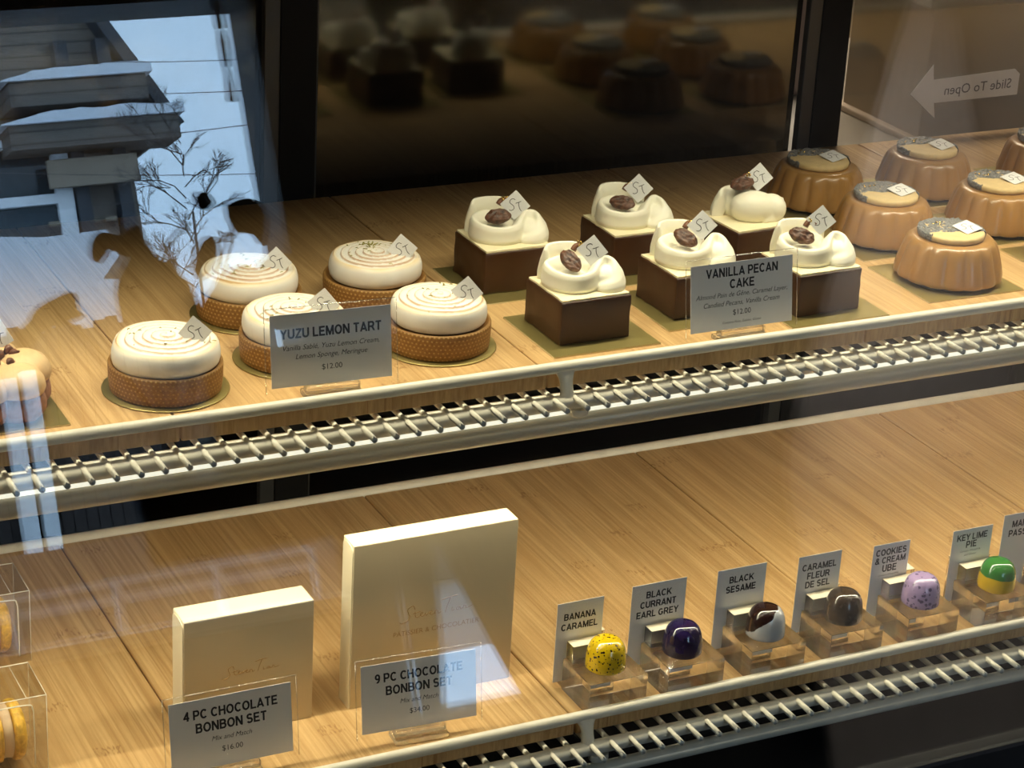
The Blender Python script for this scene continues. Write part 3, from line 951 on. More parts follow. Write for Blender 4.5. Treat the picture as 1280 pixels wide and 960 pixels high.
# ------------------------------------------------------------------ lemon tarts
def crust_obj(parent):
    g = G()
    n = 72
    prof = [(3.30, .02), (3.80, .02), (3.92, .10), (3.97, .5), (4.0, 1.0), (4.02, 1.5), (4.02, 1.95), (3.96, 2.06), (3.82, 2.07), (3.70, 1.95), (3.4, 1.8)]
    g.lathe(prof, n)
    uvl = g.bm.loops.layers.uv.new('UVMap')
    for f in g.bm.faces:
        az = [math.atan2(l.vert.co.y, l.vert.co.x) for l in f.loops]
        wrap = max(az) - min(az) > math.pi
        for l, a in zip(f.loops, az):
            if wrap and a < 0:
                a += 2 * math.pi
            z = l.vert.co.z
            rr = math.hypot(l.vert.co.x, l.vert.co.y)
            l[uvl].uv = (a * 4.0, z if rr > 3.85 else 0.0)
    return g.obj('crust', CRUST, parent)

def meringue_mesh(seed):
    rn = random.Random(seed)
    nt, nr, pitch = 144, 74, .62
    ph = rn.random() * 6.28
    verts, faces, toast, gold = [], [], [], []
    rings = []
    for i in range(nr):
        r = .06 + (3.46 - .06) * i / (nr - 1)
        rings.append(('top', r))
    for r, z in ((3.56, 3.56), (3.66, 3.46), (3.75, 3.28), (3.82, 3.0), (3.85, 2.7), (3.83, 2.4), (3.76, 2.14), (3.66, 2.03), (3.4, 1.95)):
        rings.append((r, z))
    for q in rings:
        for k in range(nt):
            th = 2 * math.pi * k / nt
            w = .05 * noise.noise(Vector((math.cos(th) * 1.2, math.sin(th) * 1.2, seed)))
            if q[0] == 'top':
                r = q[1]
                s = r / pitch - (th + ph) / (2 * math.pi) + .12 * noise.noise(Vector((math.cos(th) * r * .5, math.sin(th) * r * .5, seed + 3)))
                f = s - math.floor(s)
                z = 3.60 + .30 * (1 - (r / 3.5) ** 2) + .15 * (f ** 1.4) - .07 + .12 * (1 - min(1, r / .6))
                d = min(abs(f - .97), abs(f + .03))
                t = max(0, 1 - d / .10) * (.85 + .35 * noise.noise(Vector((r * .9, th * 1.5, seed))))
                if r < .45:
                    t *= .3
                gl = .5 * max(0, (f - .5) / .5) + (.8 if r > 3.1 else 0) * max(0, (r - 3.1) / .36)
            else:
                r, z = q[0], q[1]
                t = 0
                gl = max(0, (z - 3.3) / .3) * .8
            rr = r * (1 + w * (r / 3.5))
            verts.append((rr * math.cos(th) / 100, rr * math.sin(th) / 100, z / 100))
            toast.append(max(0, min(1, t)))
            gold.append(max(0, min(1, gl * (.7 + .6 * noise.noise(Vector((math.cos(th) * 2, math.sin(th) * 2, seed + 9)))))))
    for a in range(len(rings) - 1):
        for k in range(nt):
            k2 = (k + 1) % nt
            faces.append((a * nt + k, (a + 1) * nt + k, (a + 1) * nt + k2, a * nt + k2))
    faces.append(tuple(range(nt)))
    faces.append(tuple((len(rings) - 1) * nt + k for k in range(nt))[::-1])
    me = bpy.data.meshes.new('meringue')
    me.from_pydata(verts, [], faces)
    for nm, dat in (('toast', toast), ('gold', gold)):
        at = me.attributes.new(nm, 'FLOAT', 'POINT')
        at.data.foreach_set('value', dat)
    me.polygons.foreach_set('use_smooth', [True] * len(me.polygons))
    return me

def round_board(x, y, label):
    g = G()
    g.lathe([(4.40, .0), (4.48, .04), (4.48, .09), (4.42, .12)], 64)
    o = g.obj('cake_board', GOLD, None, (x, y, 0.01))
    return tag(o, label, 'cake board', 'round gold boards under the lemon tarts')

TARTS = [
    ((-27.0, -6.4), 1, 1.00, 'toasted meringue lemon tart nearest the front left, in front of the others', 'round gold board under the front left lemon tart'),
    ((-16.6, 5.2), 2, 1.00, 'toasted meringue lemon tart at back left of the five, under the bluish window reflection', 'round gold board under the back left lemon tart'),
    ((-16.5, -4.1), 3, 1.00, 'toasted meringue lemon tart half hidden behind its price sign', 'round gold board under the lemon tart behind the sign'),
    ((-6.3, 5.0), 4, .94, 'toasted meringue lemon tart at back right of the five, strewn with lime zest', 'round gold board under the zest-strewn back lemon tart'),
    ((-5.5, -5.1), 5, .94, 'toasted meringue lemon tart at front right, just right of the lemon tart sign', 'round gold board under the front right lemon tart')]
for (x, y), sd, msc, lab, blab in TARTS:
    round_board(x, y, blab)
    t = thing('lemon_tart', lab, 'tart', (x, y, .14), 0, 'yuzu lemon tarts')
    crust_obj(t)
    me = meringue_mesh(sd)
    if msc != 1:
        me.transform(Matrix.Diagonal((msc, msc, 1, 1)))
    put('meringue', me, MERINGUE, t)
    rn = random.Random(sd * 11)
    g = G()
    for k in range(26 if sd == 4 else 15):
        if sd == 4 and k < 14:
            u, v = rn.gauss(-.6, .75), rn.gauss(.9, .8)
        else:
            a, r = rn.uniform(0, 6.28), rn.uniform(.6, 3.3)
            u, v = r * math.cos(a), r * math.sin(a)
        px, py = uv2xy(u, v)
        r = math.hypot(px, py)
        if r > 3.3:
            continue
        z = 3.60 + .30 * (1 - (r / 3.5) ** 2) + .07
        a, ln = rn.uniform(0, 6.28), rn.uniform(.12, .34)
        g.tube([(px, py, z), (px + ln * .5 * math.cos(a), py + ln * .5 * math.sin(a), z + .05), (px + ln * math.cos(a + .5), py + ln * math.sin(a + .5), z)], .032, 4)
    if sd == 4:
        for k in range(16):
            a = k * 2.4
            px, py = uv2xy(-.5 + .1 * k * math.cos(a) * .5, 1.5 + .1 * math.sin(a))
            g.tube([(px, py, 3.9), (px + .2 * math.cos(a), py + .2 * math.sin(a), 4.02)], .035, 4)
    z_ = g.obj('lime_zest', ZEST, t); z_['kind'] = 'stuff'
    px, py = uv2xy(2.10, -.25)
    name_tag(t, (px, py, 4.30), (-6, 0, -VIEW - 4), rn.uniform(-10, 12))

# ------------------------------------------------------------------ square gold boards
def square_board(x, y, w, d, label, group):
    t = thing('cake_board', label, 'cake board', (x, y, .01), 0, group)
    G().box(-w / 2, w / 2, -d / 2, d / 2, 0, .09).obj('card', BOARD_EDGE, t)
    G().box(-w / 2 + .01, w / 2 - .01, -d / 2 + .01, d / 2 - .01, .091, .115).obj('foil', GOLD, t)
    return t

# ------------------------------------------------------------------ pecan cakes
def whip_mesh(kind, seed):
    """piped ribbon of cream, folded into an S; u right, v away, z up (cm), then turned to the viewer"""
    rn = random.Random(seed)
    g = G()
    def band(P, zt, th, lean=.25):
        S = smooth_path([(p[0] + rn.uniform(-.06, .06), p[1] + rn.uniform(-.06, .06), z) for p, z in zip(P, zt)], 8)
        rings = []
        for i, p in enumerate(S):
            t = (S[min(i + 1, len(S) - 1)] - S[max(i - 1, 0)])
            t.z = 0
            t.normalize()
            nrm = Vector((t.y, -t.x, 0))          # outward side
            h = p.z
            e = min(1, min(i, len(S) - 1 - i) / 3 + .45)
            sec = [(-.5, 0), (.62, 0), (.80, .22 * h), (.74, .5 * h), (.62 + lean * .4, .78 * h), (.34 + lean, .97 * h), (.16 + lean, h), (.0 + lean, .95 * h), (-.30, .62 * h), (-.52, .3 * h)]
            rings.append([Vector((p.x, p.y, 0)) + nrm * (a * th * e) + Vector((0, 0, b)) for a, b in sec])
        g.grid(rings, True, rings[0][0], rings[-1][0])
    if kind == 'fold':
        band([(1.1, 2.1), (-.4, 2.45), (-1.9, 2.0), (-2.75, 1.25), (-2.85, .65)][::-1], [2.4, 2.7, 2.8, 2.75, 2.5][::-1], .72, .05)
        band([(-1.2, .75), (-1.85, .2), (-2.15, -.55), (-1.6, -1.35), (-.5, -1.6), (.55, -1.05), (.95, .1), (1.35, .95), (2.15, 1.2), (2.85, .7), (3.0, -.15), (2.65, -.85), (2.0, -1.05), (1.5, -.75)],
             [2.0, 1.95, 1.85, 1.65, 1.5, 1.65, 2.0, 2.25, 2.25, 2.1, 1.8, 1.4, 1.1, .9], 1.0, .22)
        g.blob((-.6, -.35, .4), (1.5, 1.3, .85))
        g.blob((2.0, .0, .5), (1.15, 1.1, 1.15))
        g.blob((-.3, 1.25, .7), (1.7, 1.0, 1.1))
    else:
        band([(.6, 1.7), (-.8, 1.9), (-2.0, 1.3), (-2.6, .5), (-2.5, -.1)][::-1], [2.0, 2.3, 2.4, 2.3, 1.9][::-1], .95, .1)
        g.blob((.4, -.35, 1.05), (2.05, 1.35, 1.45), rot=Matrix.Rotation(.15, 3, 'Z'))
        g.blob((1.9, .1, .95), (1.3, 1.15, 1.25))
        g.blob((-.8, 1.0, .8), (1.7, 1.1, 1.3))
        band([(1.2, -1.05), (1.9, -.75), (2.5, -.1), (2.7, .6)], [.8, 1.3, 1.6, 1.9], .45)
    o = g.obj('tmp', WHIP)
    md = o.modifiers.new('r', 'REMESH'); md.mode = 'VOXEL'; md.voxel_size = .00085
    md = o.modifiers.new('s', 'SMOOTH'); md.iterations = 3; md.factor = .5
    me = baked(o)
    me.name = 'whipped_cream'
    me.polygons.foreach_set('use_smooth', [True] * len(me.polygons))
    me.transform(Matrix.Rotation(math.radians(-VIEW), 4, 'Z'))
    return me

def pecan_mesh(seed):
    g = G()
    g.blob((0, 0, 0), (1.08, .68, .38), 4)
    for v in g.bm.verts:
        p = v.co
        k = 1 - .22 * (abs(p.x) / 1.22) ** 3
        groove = -.13 * math.exp(-(p.y / .10) ** 2) + .05 * math.cos(p.y * 13 + .6 * math.sin(p.x * 3))
        v.co.z += (groove if p.z > 0 else 0) + .16 * noise.noise(Vector((p.x * 3.2, p.y * 5, p.z * 3 + seed))) + .06 * noise.noise(Vector((p.x * 8, p.y * 9, p.z * 6 + seed)))
        v.co.y *= k
    return g

def cake_body(w, d, h, seed):
    g = G()
    g.box(-w / 2, w / 2, -d / 2, d / 2, 0, h, .13, 3)
    bmesh.ops.subdivide_edges(g.bm, edges=[e for e in g.bm.edges if e.calc_length() > .6], cuts=9, use_grid_fill=True)
    for v in g.bm.verts:
        p = v.co
        n = noise.noise(Vector((p.x * .7, p.y * .7, p.z * .9 + seed * 5)))
        f = noise.noise(Vector((p.x * 2.2, p.y * 2.2, p.z * 2 + seed)))
        foot = .14 * max(0, 1 - p.z / .5) * noise.noise(Vector((p.x * 1.6, p.y * 1.6, seed)))
        r = Vector((p.x, p.y, 0))
        if r.length > 0:
            v.co += r.normalized() * (.07 * n + .025 * f + foot)
    for f in g.bm.faces:
        f.smooth = True
    return g

CAKES = [  # x0, y0 (front left corner), turn, cream kind, pecan (u, v, z, yaw, tilt), tag (u, v, z)
    ((5.25, 5.85), 0, 'fold', (-.55, -.55, 1.95, 12, 38), (.75, .75, 2.55), 'chocolate coated pecan cake at back left of the six, beside the zest-strewn tart', 'gold board under the back left pecan cake'),
    ((5.95, -5.75), 1, 'fold', (-.75, -.30, 2.05, -50, 40), (.85, .60, 2.65), 'chocolate coated pecan cake standing alone in front, left of the pecan cake sign', 'gold board under the front pecan cake left of the sign'),
    ((16.9, 6.1), 0, 'fold', (-.75, -.55, 1.85, -8, 34), (.55, .75, 2.75), 'chocolate coated pecan cake in the middle of the back row', 'gold board under the middle back pecan cake'),
    ((16.9, -3.8), 2, 'fold', (-.55, -.25, 2.05, -34, 42), (.75, .85, 2.80), 'chocolate coated pecan cake directly behind the left edge of its price sign', 'gold board under the pecan cake behind the sign'),
    ((27.0, 4.1), 5, 'round', (-.65, .15, 2.95, 24, 25), (.75, .95, 3.35), 'pecan cake with smooth rounded cream blobs, back right of the six', 'gold board under the rounded-cream pecan cake'),
    ((26.5, -6.4), 2, 'fold', (-.95, -.20, 2.05, -20, 42), (.60, .95, 3.05), 'pecan cake right of its price sign, under the greyish reflection', 'gold board under the pecan cake right of the sign')]
for i, ((x, y), rz, kind, pc, tg, lab, blab) in enumerate(CAKES):
    square_board(x + .25, y - .4, 9.1, 8.7, blab, 'square gold boards under the pecan cakes')
    t = thing('pecan_cake', lab, 'cake', (x, y, .135), rz, 'vanilla pecan cakes')
    cake_body(6.0, 5.8, 3.42, i).obj('chocolate_coat', CHOC, t)
    rn = random.Random(i + 40)
    g = G()
    edge = []
    for a, b in (((-1, -1), (1, -1)), ((1, -1), (1, 1)), ((1, 1), (-1, 1)), ((-1, 1), (-1, -1))):
        for k in range(14):
            s = k / 14
            q = Vector((a[0] + (b[0] - a[0]) * s, a[1] + (b[1] - a[1]) * s))
            j = 1 - .012 + .03 * noise.noise(Vector((q.x * 4, q.y * 4, i)))
            edge.append((q.x * 2.90 * j, q.y * 2.80 * j))
    g.prism(edge, 3.36, 3.56, 'z')
    g.obj('cream_top', CAKECREAM, t)
    vr = -rz
    put('whipped_cream', whip_mesh(kind, i + 3), WHIP, t, (0.05, .05, 3.5), (0, 0, vr))
    def at_uv(u, v, z):
        px, py = uv2xy(u, v)
        m = Matrix.Rotation(math.radians(vr), 3, 'Z') @ Vector((px, py, 0))
        return (m.x, m.y, z + 3.5)
    o = pecan_mesh(i).obj('pecan', PECAN, t, at_uv(pc[0], pc[1], pc[2]))
    o.rotation_euler = (Matrix.Rotation(math.radians(-VIEW + vr), 3, 'Z') @ Matrix.Rotation(math.radians(pc[4]), 3, 'X') @ Matrix.Rotation(math.radians(pc[3]), 3, 'Z')).to_euler()
    # shard of chocolate with gold leaf behind the pecan
    g = G()
    arc = [(-.45, 0, 0), (-.25, .15, .28), (.1, .2, .36), (.5, .1, .2)]
    g.tube(smooth_path(arc, 5), [.24] * 15 + [.1], 8)
    sh = g.obj('chocolate_shard', CHOCBIT, t, at_uv(-.15, .95, 2.45 if kind == 'fold' else 3.0), (0, 0, -VIEW))
    g = G()
    for k in range(7):
        g.blob((rn.uniform(-.16, .3), rn.uniform(-.1, .1), rn.uniform(.42, .72)), (rn.uniform(.08, .17), .03, rn.uniform(.05, .13)), 1, .5, 2, k, Matrix.Rotation(rn.uniform(0, 3), 3, 'Y'))
    g.obj('gold_leaf', GOLDLEAF, sh)
    tp = at_uv(tg[0], tg[1], tg[2])
    name_tag(t, tp, (-10, 0, -VIEW + vr + rn.uniform(-6, 6)), rn.uniform(-6, 6))

# ------------------------------------------------------------------ fluted caramel cakes
def flan_mesh():
    g = G()
    n = 160
    prof = [(3.9, 0), (4.30, .02), (4.50, .12), (4.48, .4), (4.36, .9), (4.22, 1.4), (4.08, 1.9), (3.92, 2.4), (3.76, 2.8), (3.60, 3.05), (3.42, 3.20), (3.18, 3.28), (2.6, 3.30), (1.5, 3.28)]
    rings = []
    for r, z in prof:
        amp = .23 * min(1, max(0, (3.3 - z) / .7)) * (1 if r > 3 else 0)
        ring = []
        for k in range(n):
            a = 2 * math.pi * k / n
            s = abs(math.sin(a * 8))
            rr = r + amp * (s ** .7 - .75) + (.03 * noise.noise(Vector((math.cos(a) * 3, math.sin(a) * 3, z))) if r > 3 else 0)
            ring.append((rr * math.cos(a), rr * math.sin(a), z))
        rings.append(ring)
    g.grid(rings, True, (0, 0, 0), (0, 0, 3.28))
    return g.mesh('glazed_body')
FLAN = flan_mesh()
FLAN.materials.append(CARAMEL)
def cookie_mesh():
    g = G()
    rings = []
    n = 72
    for r, z in ((2.3, 0), (2.62, .04), (2.72, .14), (2.72, .42), (2.64, .52), (2.45, .56), (1.2, .57)):
        rings.append([((r + .05 * abs(math.sin(8 * 2 * math.pi * k / n))) * math.cos(2 * math.pi * k / n), (r + .05 * abs(math.sin(8 * 2 * math.pi * k / n))) * math.sin(2 * math.pi * k / n), z) for k in range(n)])
    g.grid(rings, True, (0, 0, 0), (0, 0, .57))
    me = g.mesh('shortbread')
    me.materials.append(SHORT)
    return me
COOKIE = cookie_mesh()
def praline_mesh(seed, cover):
    """rough grey crust over the far part of the biscuit and down its edge"""
    g = G()
    n, m = 96, 26
    top = []
    for i in range(m + 1):
        row = []
        for k in range(n + 1):
            s = k / n
            th = math.pi * (-.12 + 1.30 * s)
            e = cover + .35 * noise.noise(Vector((s * 6, seed * 2.7, 0)))
            w = i / m
            R = 2.80
            ex, ey = R * math.cos(th), R * math.sin(th)
            # inner edge: the chord where the crust stops
            ix, iy = ex * .97, min(ey, e + .12 * math.sin(ex * 3))
            x, y = ex + (ix - ex) * w, ey + (iy - ey) * w
            z = .62 + .13 * noise.noise(Vector((x * 2.0, y * 2.0, seed))) + .13 * noise.noise(Vector((x * 5, y * 5, seed)))
            if w > .93:
                z = .555
            row.append((x, y, z))
        top.append(row)
    low = [[(x * (1 + .01 * j), y * (1 + .01 * j), z) for (x, y, _), j in zip(top[0], range(n + 1))] for z in (.05,)]
    rim = [[(p[0] * 1.012, p[1] * 1.012, .30 + .10 * noise.noise(Vector((k * .3, seed, 1)))) for k, p in enumerate(top[0])]]
    lo = [[(p[0] * .99, p[1] * .99, .10 + .06 * noise.noise(Vector((k * .4, seed, 4)))) for k, p in enumerate(top[0])]]
    g.grid(lo + rim + top, False)
    g.xf(Matrix.Rotation(math.radians(-VIEW + 14), 4, 'Z'))
    return g
FLANS = [
    ((41.4, 15.1), .5, 'fluted caramel cake in the back row, right behind the rounded-cream pecan cake', 'gold board under the back row left caramel cake'),
    ((53.5, 15.3), .4, 'fluted caramel cake in the back row, second from the left', 'gold board under the second caramel cake of the back row'),
    ((67.2, 15.0), .4, 'fluted caramel cake cut off by the right edge, back row', 'gold board under the back row caramel cake at the right edge'),
    ((41.7, 4.9), -.2, 'fluted caramel cake in the middle row, left one, behind the greyish pecan cake', 'gold board under the middle row left caramel cake'),
    ((53.7, 4.7), .35, 'fluted caramel cake in the middle row, right one', 'gold board under the middle row right caramel cake'),
    ((41.2, -5.2), -.9, 'fluted caramel cake nearest the glass, with the widest grey praline crust', 'gold board under the frontmost caramel cake'),
    ((55.1, -5.0), -.2, 'fluted caramel cake in front, almost wholly cut off by the right edge', 'gold board under the front caramel cake at the right edge')]
for i, ((x, y), cov, lab, blab) in enumerate(FLANS):  # turned so that no two stand alike
    square_board(x - .35, y - .25, 9.5, 8.8, blab, 'square gold boards under the caramel cakes')
    t = thing('caramel_cake', lab, 'cake', (x, y, .135), i * 37, 'fluted caramel cakes')
    G().lathe([(3.9, 0), (3.95, .05), (3.95, .26), (3.8, .27)], 48).obj('shadow_base', SHADOWDISC, t)  # disc coloured dark for the shadow gap under the raised cake
    put('glazed_body', FLAN, None, t, (0, 0, .28))
    px, py = uv2xy(-.10, .05)
    R_ = Matrix.Rotation(math.radians(-i * 37), 3, 'Z')
    cpos = R_ @ Vector((px, py, 0))
    ck = put('shortbread', COOKIE, None, t, (cpos.x, cpos.y, 3.57), (0, 0, -i * 37))
    praline_mesh(i + 1, cov).obj('praline_crust', PRALINE, ck)
    g = G()
    rn = random.Random(i + 90)
    for k in range(4):
        u, v = rn.uniform(-2.0, -.8), rn.uniform(.6, 1.8)
        a, b = uv2xy(u, v)
        g.blob((a, b, .70), (.16, .10, .04), 1, .5, 2, k)
    g.obj('gold_leaf', GOLDLEAF, ck)
    tp = R_ @ Vector((*uv2xy(1.15, .1), 0))
    o = name_tag(t, (tp.x, tp.y, 4.36), (-90 + 14, 0, 0), 0, 1.02)
    o.rotation_euler = (Matrix.Rotation(math.radians(-VIEW - 6 - i * 37), 3, 'Z') @ Matrix.Rotation(math.radians(-80), 3, 'X')).to_euler()

# ------------------------------------------------------------------ choux crown at the left edge
square_board(-39.5, -6.1, 9.0, 8.7, 'gold board under the nut-topped choux crown at the left edge', 'gold board under the choux crown')
ch = thing('choux_crown', 'choux crown with tan cream puffs and caramelised nuts, cut off by the left edge', 'pastry', (-39.4, -6.0, .135))
for k in range(6):
    a = math.radians(60 * k + 6)
    c = (2.5 * math.cos(a), 2.5 * math.sin(a))
    g = G(); g.lathe([(1.2, 0), (1.62, .15), (1.85, .7), (1.88, 1.2), (1.7, 1.75), (1.2, 1.95)], 32, (c[0], c[1], 0))
    for v in g.bm.verts:
        v.co += Vector((v.co.x - c[0], v.co.y - c[1], 0)) * .10 * noise.noise(v.co * 1.1 + Vector((k, 0, 0)))
    pf = g.obj('choux_puff', CHOUX, ch)
    g = G(); g.lathe([(1.4, 1.80), (1.80, 1.88), (1.92, 2.2), (1.82, 2.75), (1.45, 3.3), (.85, 3.62), (.3, 3.72)], 32, (c[0], c[1], 0))
    g.obj('cream_cap', CHOUXCAP, pf)
rn = random.Random(77)
G().lathe([(1.5, 2.3), (1.6, 2.9), (1.3, 3.2), (.3, 3.3)], 32).obj('cream_centre', CHOUXCAP, ch)
for k in range(9):
    a, r = rn.uniform(0, 6.28), rn.uniform(.1, 1.7)
    G().blob((0, 0, 0), (.42, .34, .26), 2, .5, 1.6, k).obj('nut', NUT, ch, (r * math.cos(a) + .3, r * math.sin(a), 3.55 + .15 * rn.random()), (rn.uniform(0, 90), rn.uniform(0, 90), rn.uniform(0, 180)))
name_tag(ch, (1.1, 1.9, 4.4), (-8, 0, -VIEW), 12, 1.05)

# ------------------------------------------------------------------ price signs
def price_sign(x, y, z, rz, w, h, lines, label):
    t = thing('price_sign', label, 'sign', (x, y, z), rz, 'printed price signs in clear stands')
    G().box(-2.1, 2.1, -.75, .95, .02, .42, .08).box(-2.0, 2.0, -.30, .42, .42, .98, .06).obj('foot', ACRYL, t)
    tilt = -9.0
    s = G().box(-w / 2 - .42, w / 2 + .42, -.13, .13, 0, h + .85, .03, 1).obj('sleeve', SLEEVE, t, (0, 0, .62), (tilt, 0, 0))
    g = G()
    X, Z = w / 2 + .42, h + .85
    for a, b in (((-X, 0), (-X, Z)), ((-X, Z), (X, Z)), ((X, Z), (X, 0))):
        g.tube([(a[0], -.10, a[1]), (b[0], -.10, b[1])], .035, 6)
    g.obj('sleeve_edge', SLEDGE, s)
    c = G().box(-w / 2, w / 2, -.02, .02, 0, h).obj('card', PAPER, t, (0, 0, 1.0), (tilt, 0, 0))
    lettering([(b, wd, h * (1 - fr), bo, sh) for b, wd, fr, bo, sh in lines], INK, c, -.024)
    return t
B_, I_ = .018, .28
price_sign(-16.45, -11.45, 0, -3.3, 8.9, 5.2, [('YUZU LEMON TART', 7.45, .27, B_, 0), ('Vanilla Sablé, Yuzu Lemon Cream,', 7.1, .47, 0, I_), ('Lemon Sponge, Meringue', 5.3, .60, 0, I_), ('$12.00', 1.5, .77, 0, 0)],
           'white lemon tart price sign in a clear stand on the upper shelf')
price_sign(17.15, -11.6, 0, 0.4, 9.1, 5.2, [('VANILLA PECAN', 6.4, .14, B_, 0), ('CAKE', 2.2, .325, B_, 0), ('Almond Pain de Gêne, Caramel Layer,', 8.2, .49, 0, I_), ('Candied Pecans, Vanilla Cream', 6.8, .615, 0, I_), ('$12.00', 1.6, .76, 0, 0), ('Contains Nuts, Gelatin, Gluten', 3.45, .90, 0, I_)],
           'white pecan cake price sign in a clear stand on the upper shelf')
price_sign(-11.1, -16.9, -26.03, -3.3, 9.0, 5.3, [('9 PC CHOCOLATE', 6.85, .21, B_, 0), ('BONBON SET', 5.2, .405, B_, 0), ('Mix and Match', 3.0, .59, 0, I_), ('$34.00', 1.55, .76, 0, 0)],
           'white nine piece bonbon set price sign in front of the bigger cream box')
price_sign(-25.55, -16.75, -26.03, 0, 9.1, 5.3, [('4 PC CHOCOLATE', 7.0, .21, B_, 0), ('BONBON SET', 5.3, .405, B_, 0), ('Mix and Match', 3.0, .59, 0, I_), ('$16.00', 1.55, .76, 0, 0)],
           'white four piece bonbon set price sign in front of the smaller cream box')

# ------------------------------------------------------------------ bonbon gift boxes
SIG = [[(1.75, 1.55), (1.45, 2.15), (.75, 1.75), (.85, 1.15), (1.05, .6), (.7, .05), (-.1, -.15), (-.35, .1)],
       [(1.75, 1.25), (1.85, .5), (2.2, .38), (2.6, .62)], [(1.45, .98), (2.6, 1.18)],
       [(2.5, .6), (2.85, .85), (2.7, 1.02), (2.5, .62), (2.85, .4), (3.2, .7)], [(3.2, .85), (3.35, .4), (3.75, .9)],
       [(3.8, .6), (4.15, .85), (4.0, 1.02), (3.82, .62), (4.15, .4), (4.5, .6)], [(4.55, .4), (4.6, .85), (4.95, .85), (5.05, .42), (5.45, .6)],
       [(5.5, 2.25), (6.4, 2.45), (7.7, 2.6)], [(6.75, 2.45), (6.3, 1.3), (6.0, .35)], [(7.0, .95), (7.0, .45), (7.35, .55)],
       [(7.95, .9), (7.6, .65), (7.8, .42), (8.1, .85), (8.2, .45), (8.45, .6)], [(8.55, .45), (8.65, .88), (8.95, .85), (9.05, .45), (9.9, .75)]]
def gift_box(x0, x1, h, y0, d, sigw, sigz, sub, label):
    t = thing('gift_box', label, 'box', ((x0 + x1) / 2, y0, -26.02), 0, 'cream bonbon gift boxes')
    w = (x1 - x0) / 2
    G().box(-w, w, .06, d, 0, h, .10, 2).obj('body', BOXCREAM, t)
    f = G().box(-w + .02, w, 0, .055, .02, h - .04, .02, 1).obj('front_panel', SATIN, t)
    # tuck flap on the left side with a rounded top
    g = G()
    pts = [(.10, .0), (d - .12, .0)] + [(.10 + (d - .22) * (.5 + .5 * math.cos(a)), h - .55 + .42 * math.sin(a)) for a in [math.pi * k / 10 for k in range(11)]]
    g.prism(pts, -w - .07, -w - .005, 'x'); g.obj('side_flap', BOXCREAM, t)
    g = G()
    k = sigw / 10.2
    for st in SIG:
        g.tube([((p.x - 4.8) * k + .03 * w, -.012, p.z * k + sigz - .6 * k) for p in smooth_path([(a, 0, b) for a, b in st], 5)], .030, 5)
    for v in g.bm.verts:
        v.co.y = -.004 + (v.co.y + .012) * .12
    g.obj('signature', FOILINK, f)
    if sub:
        lettering([(sub, 7.1, sigz - 1.25, -.004, 0)], FOILINK, f, -.004, loc=(.25, 0, 0))
    return t
gift_box(-14.45, -1.05, 13.75, -11.5, 2.05, 6.0, 7.0, 'PÂTISSIER & CHOCOLATIER', 'bigger cream and champagne gift box standing upright, marked nine pieces')
gift_box(-27.45, -17.5, 9.95, -11.5, 2.45, 4.4, 5.0, None, 'smaller cream and champagne gift box standing upright, marked four pieces')

# ------------------------------------------------------------------ bonbons on acrylic stands
def stand(x, label):
    t = thing('bonbon_stand', label, 'stand', (x, -18.95, -26.02), 0, 'clear acrylic bonbon stands')
    G().box(0, 5.0, 0, 4.45, 0, 2.69, .035, 1).obj('base', ACRYL, t)
    G().box(.22, 3.65, 3.35, 4.43, 2.70, 4.15, .03, 1).obj('front_bar', ACRYL, t)
    G().box(.24, 3.63, 3.37, 4.41, 4.155, 4.18).obj('lit_frosted_top', FROST, t)
    G().box(.12, 3.70, 4.72, 5.75, 0, 4.3, .03, 1).obj('rear_bar', ACRYL, t)
    G().box(.14, 3.68, 4.74, 5.73, 4.305, 4.33).obj('lit_frosted_top', FROST, t)
    return t
def bonbon_sign(x, cx, w, ztop, lines, label, small=None):
    t = thing('flavour_sign', label, 'sign', (x + cx, -14.37, -26.0), 0, 'flavour signs above the bonbons')
    h = ztop + 26.0
    G().box(-w / 2 - .22, w / 2 + .30, -.09, .09, .0, h + .16, .02, 1).obj('sleeve', SLEEVE, t)
    c = G().box(-w / 2, w / 2, -.015, .015, .6, h).obj('card', PAPER, t)
    lettering([(b, wd, h - dz, B_, 0) for b, wd, dz in lines] + ([(s, ww, h - dz, 0, I_) for s, ww, dz in small] if small else []), INK, c, -.019)
    return t
SPROF = [(1.30, 0), (1.50, .03), (1.57, .12), (1.575, .35), (1.55, .9), (1.49, 1.4), (1.40, 1.75), (1.26, 2.05), (1.05, 2.30), (.85, 2.42), (.62, 2.48), (.3, 2.505), (.1, 2.51)]
def bonbon(x, y, m, label, name='bonbon'):
    g = G()
    g.lathe(SPROF, 64)
    o = g.obj(name, m, None, (x, y, -23.325))
    return tag(o, label, 'bonbon', 'chocolate bonbons on clear stands')
YEL = speckled('yellow_speckled_shell', (0.74, 0.50, 0.006), (0.035, 0.018, 0.008), 560, 0.62)
NAVY = plain('navy_shell', (0.012, 0.006, 0.045), 0.08, coat=0.6, var=0.5, vscale=90)
SES = split_mat('black_and_white_shell', (0.52, 0.53, 0.55), (0.022, 0.008, 0.007), 1.75, (-.80, .41, 1.0), .12, .1)
BRN = plain('dark_bronze_shell', (0.045, 0.030, 0.018), 0.10, coat=0.6, var=0.6, vscale=120)
LIL = speckled('lilac_speckled_shell', (0.42, 0.31, 0.55), (0.13, 0.09, 0.20), 300, 0.75, 0.18)
GRN = split_mat('green_over_yellow_shell', (0.72, 0.47, 0.012), (0.035, 0.20, 0.03), 1.28, (0.05, -.05, 1.0), .06, .1)
ORG = plain('orange_shell', (0.7, 0.22, 0.02), 0.12, coat=0.6)
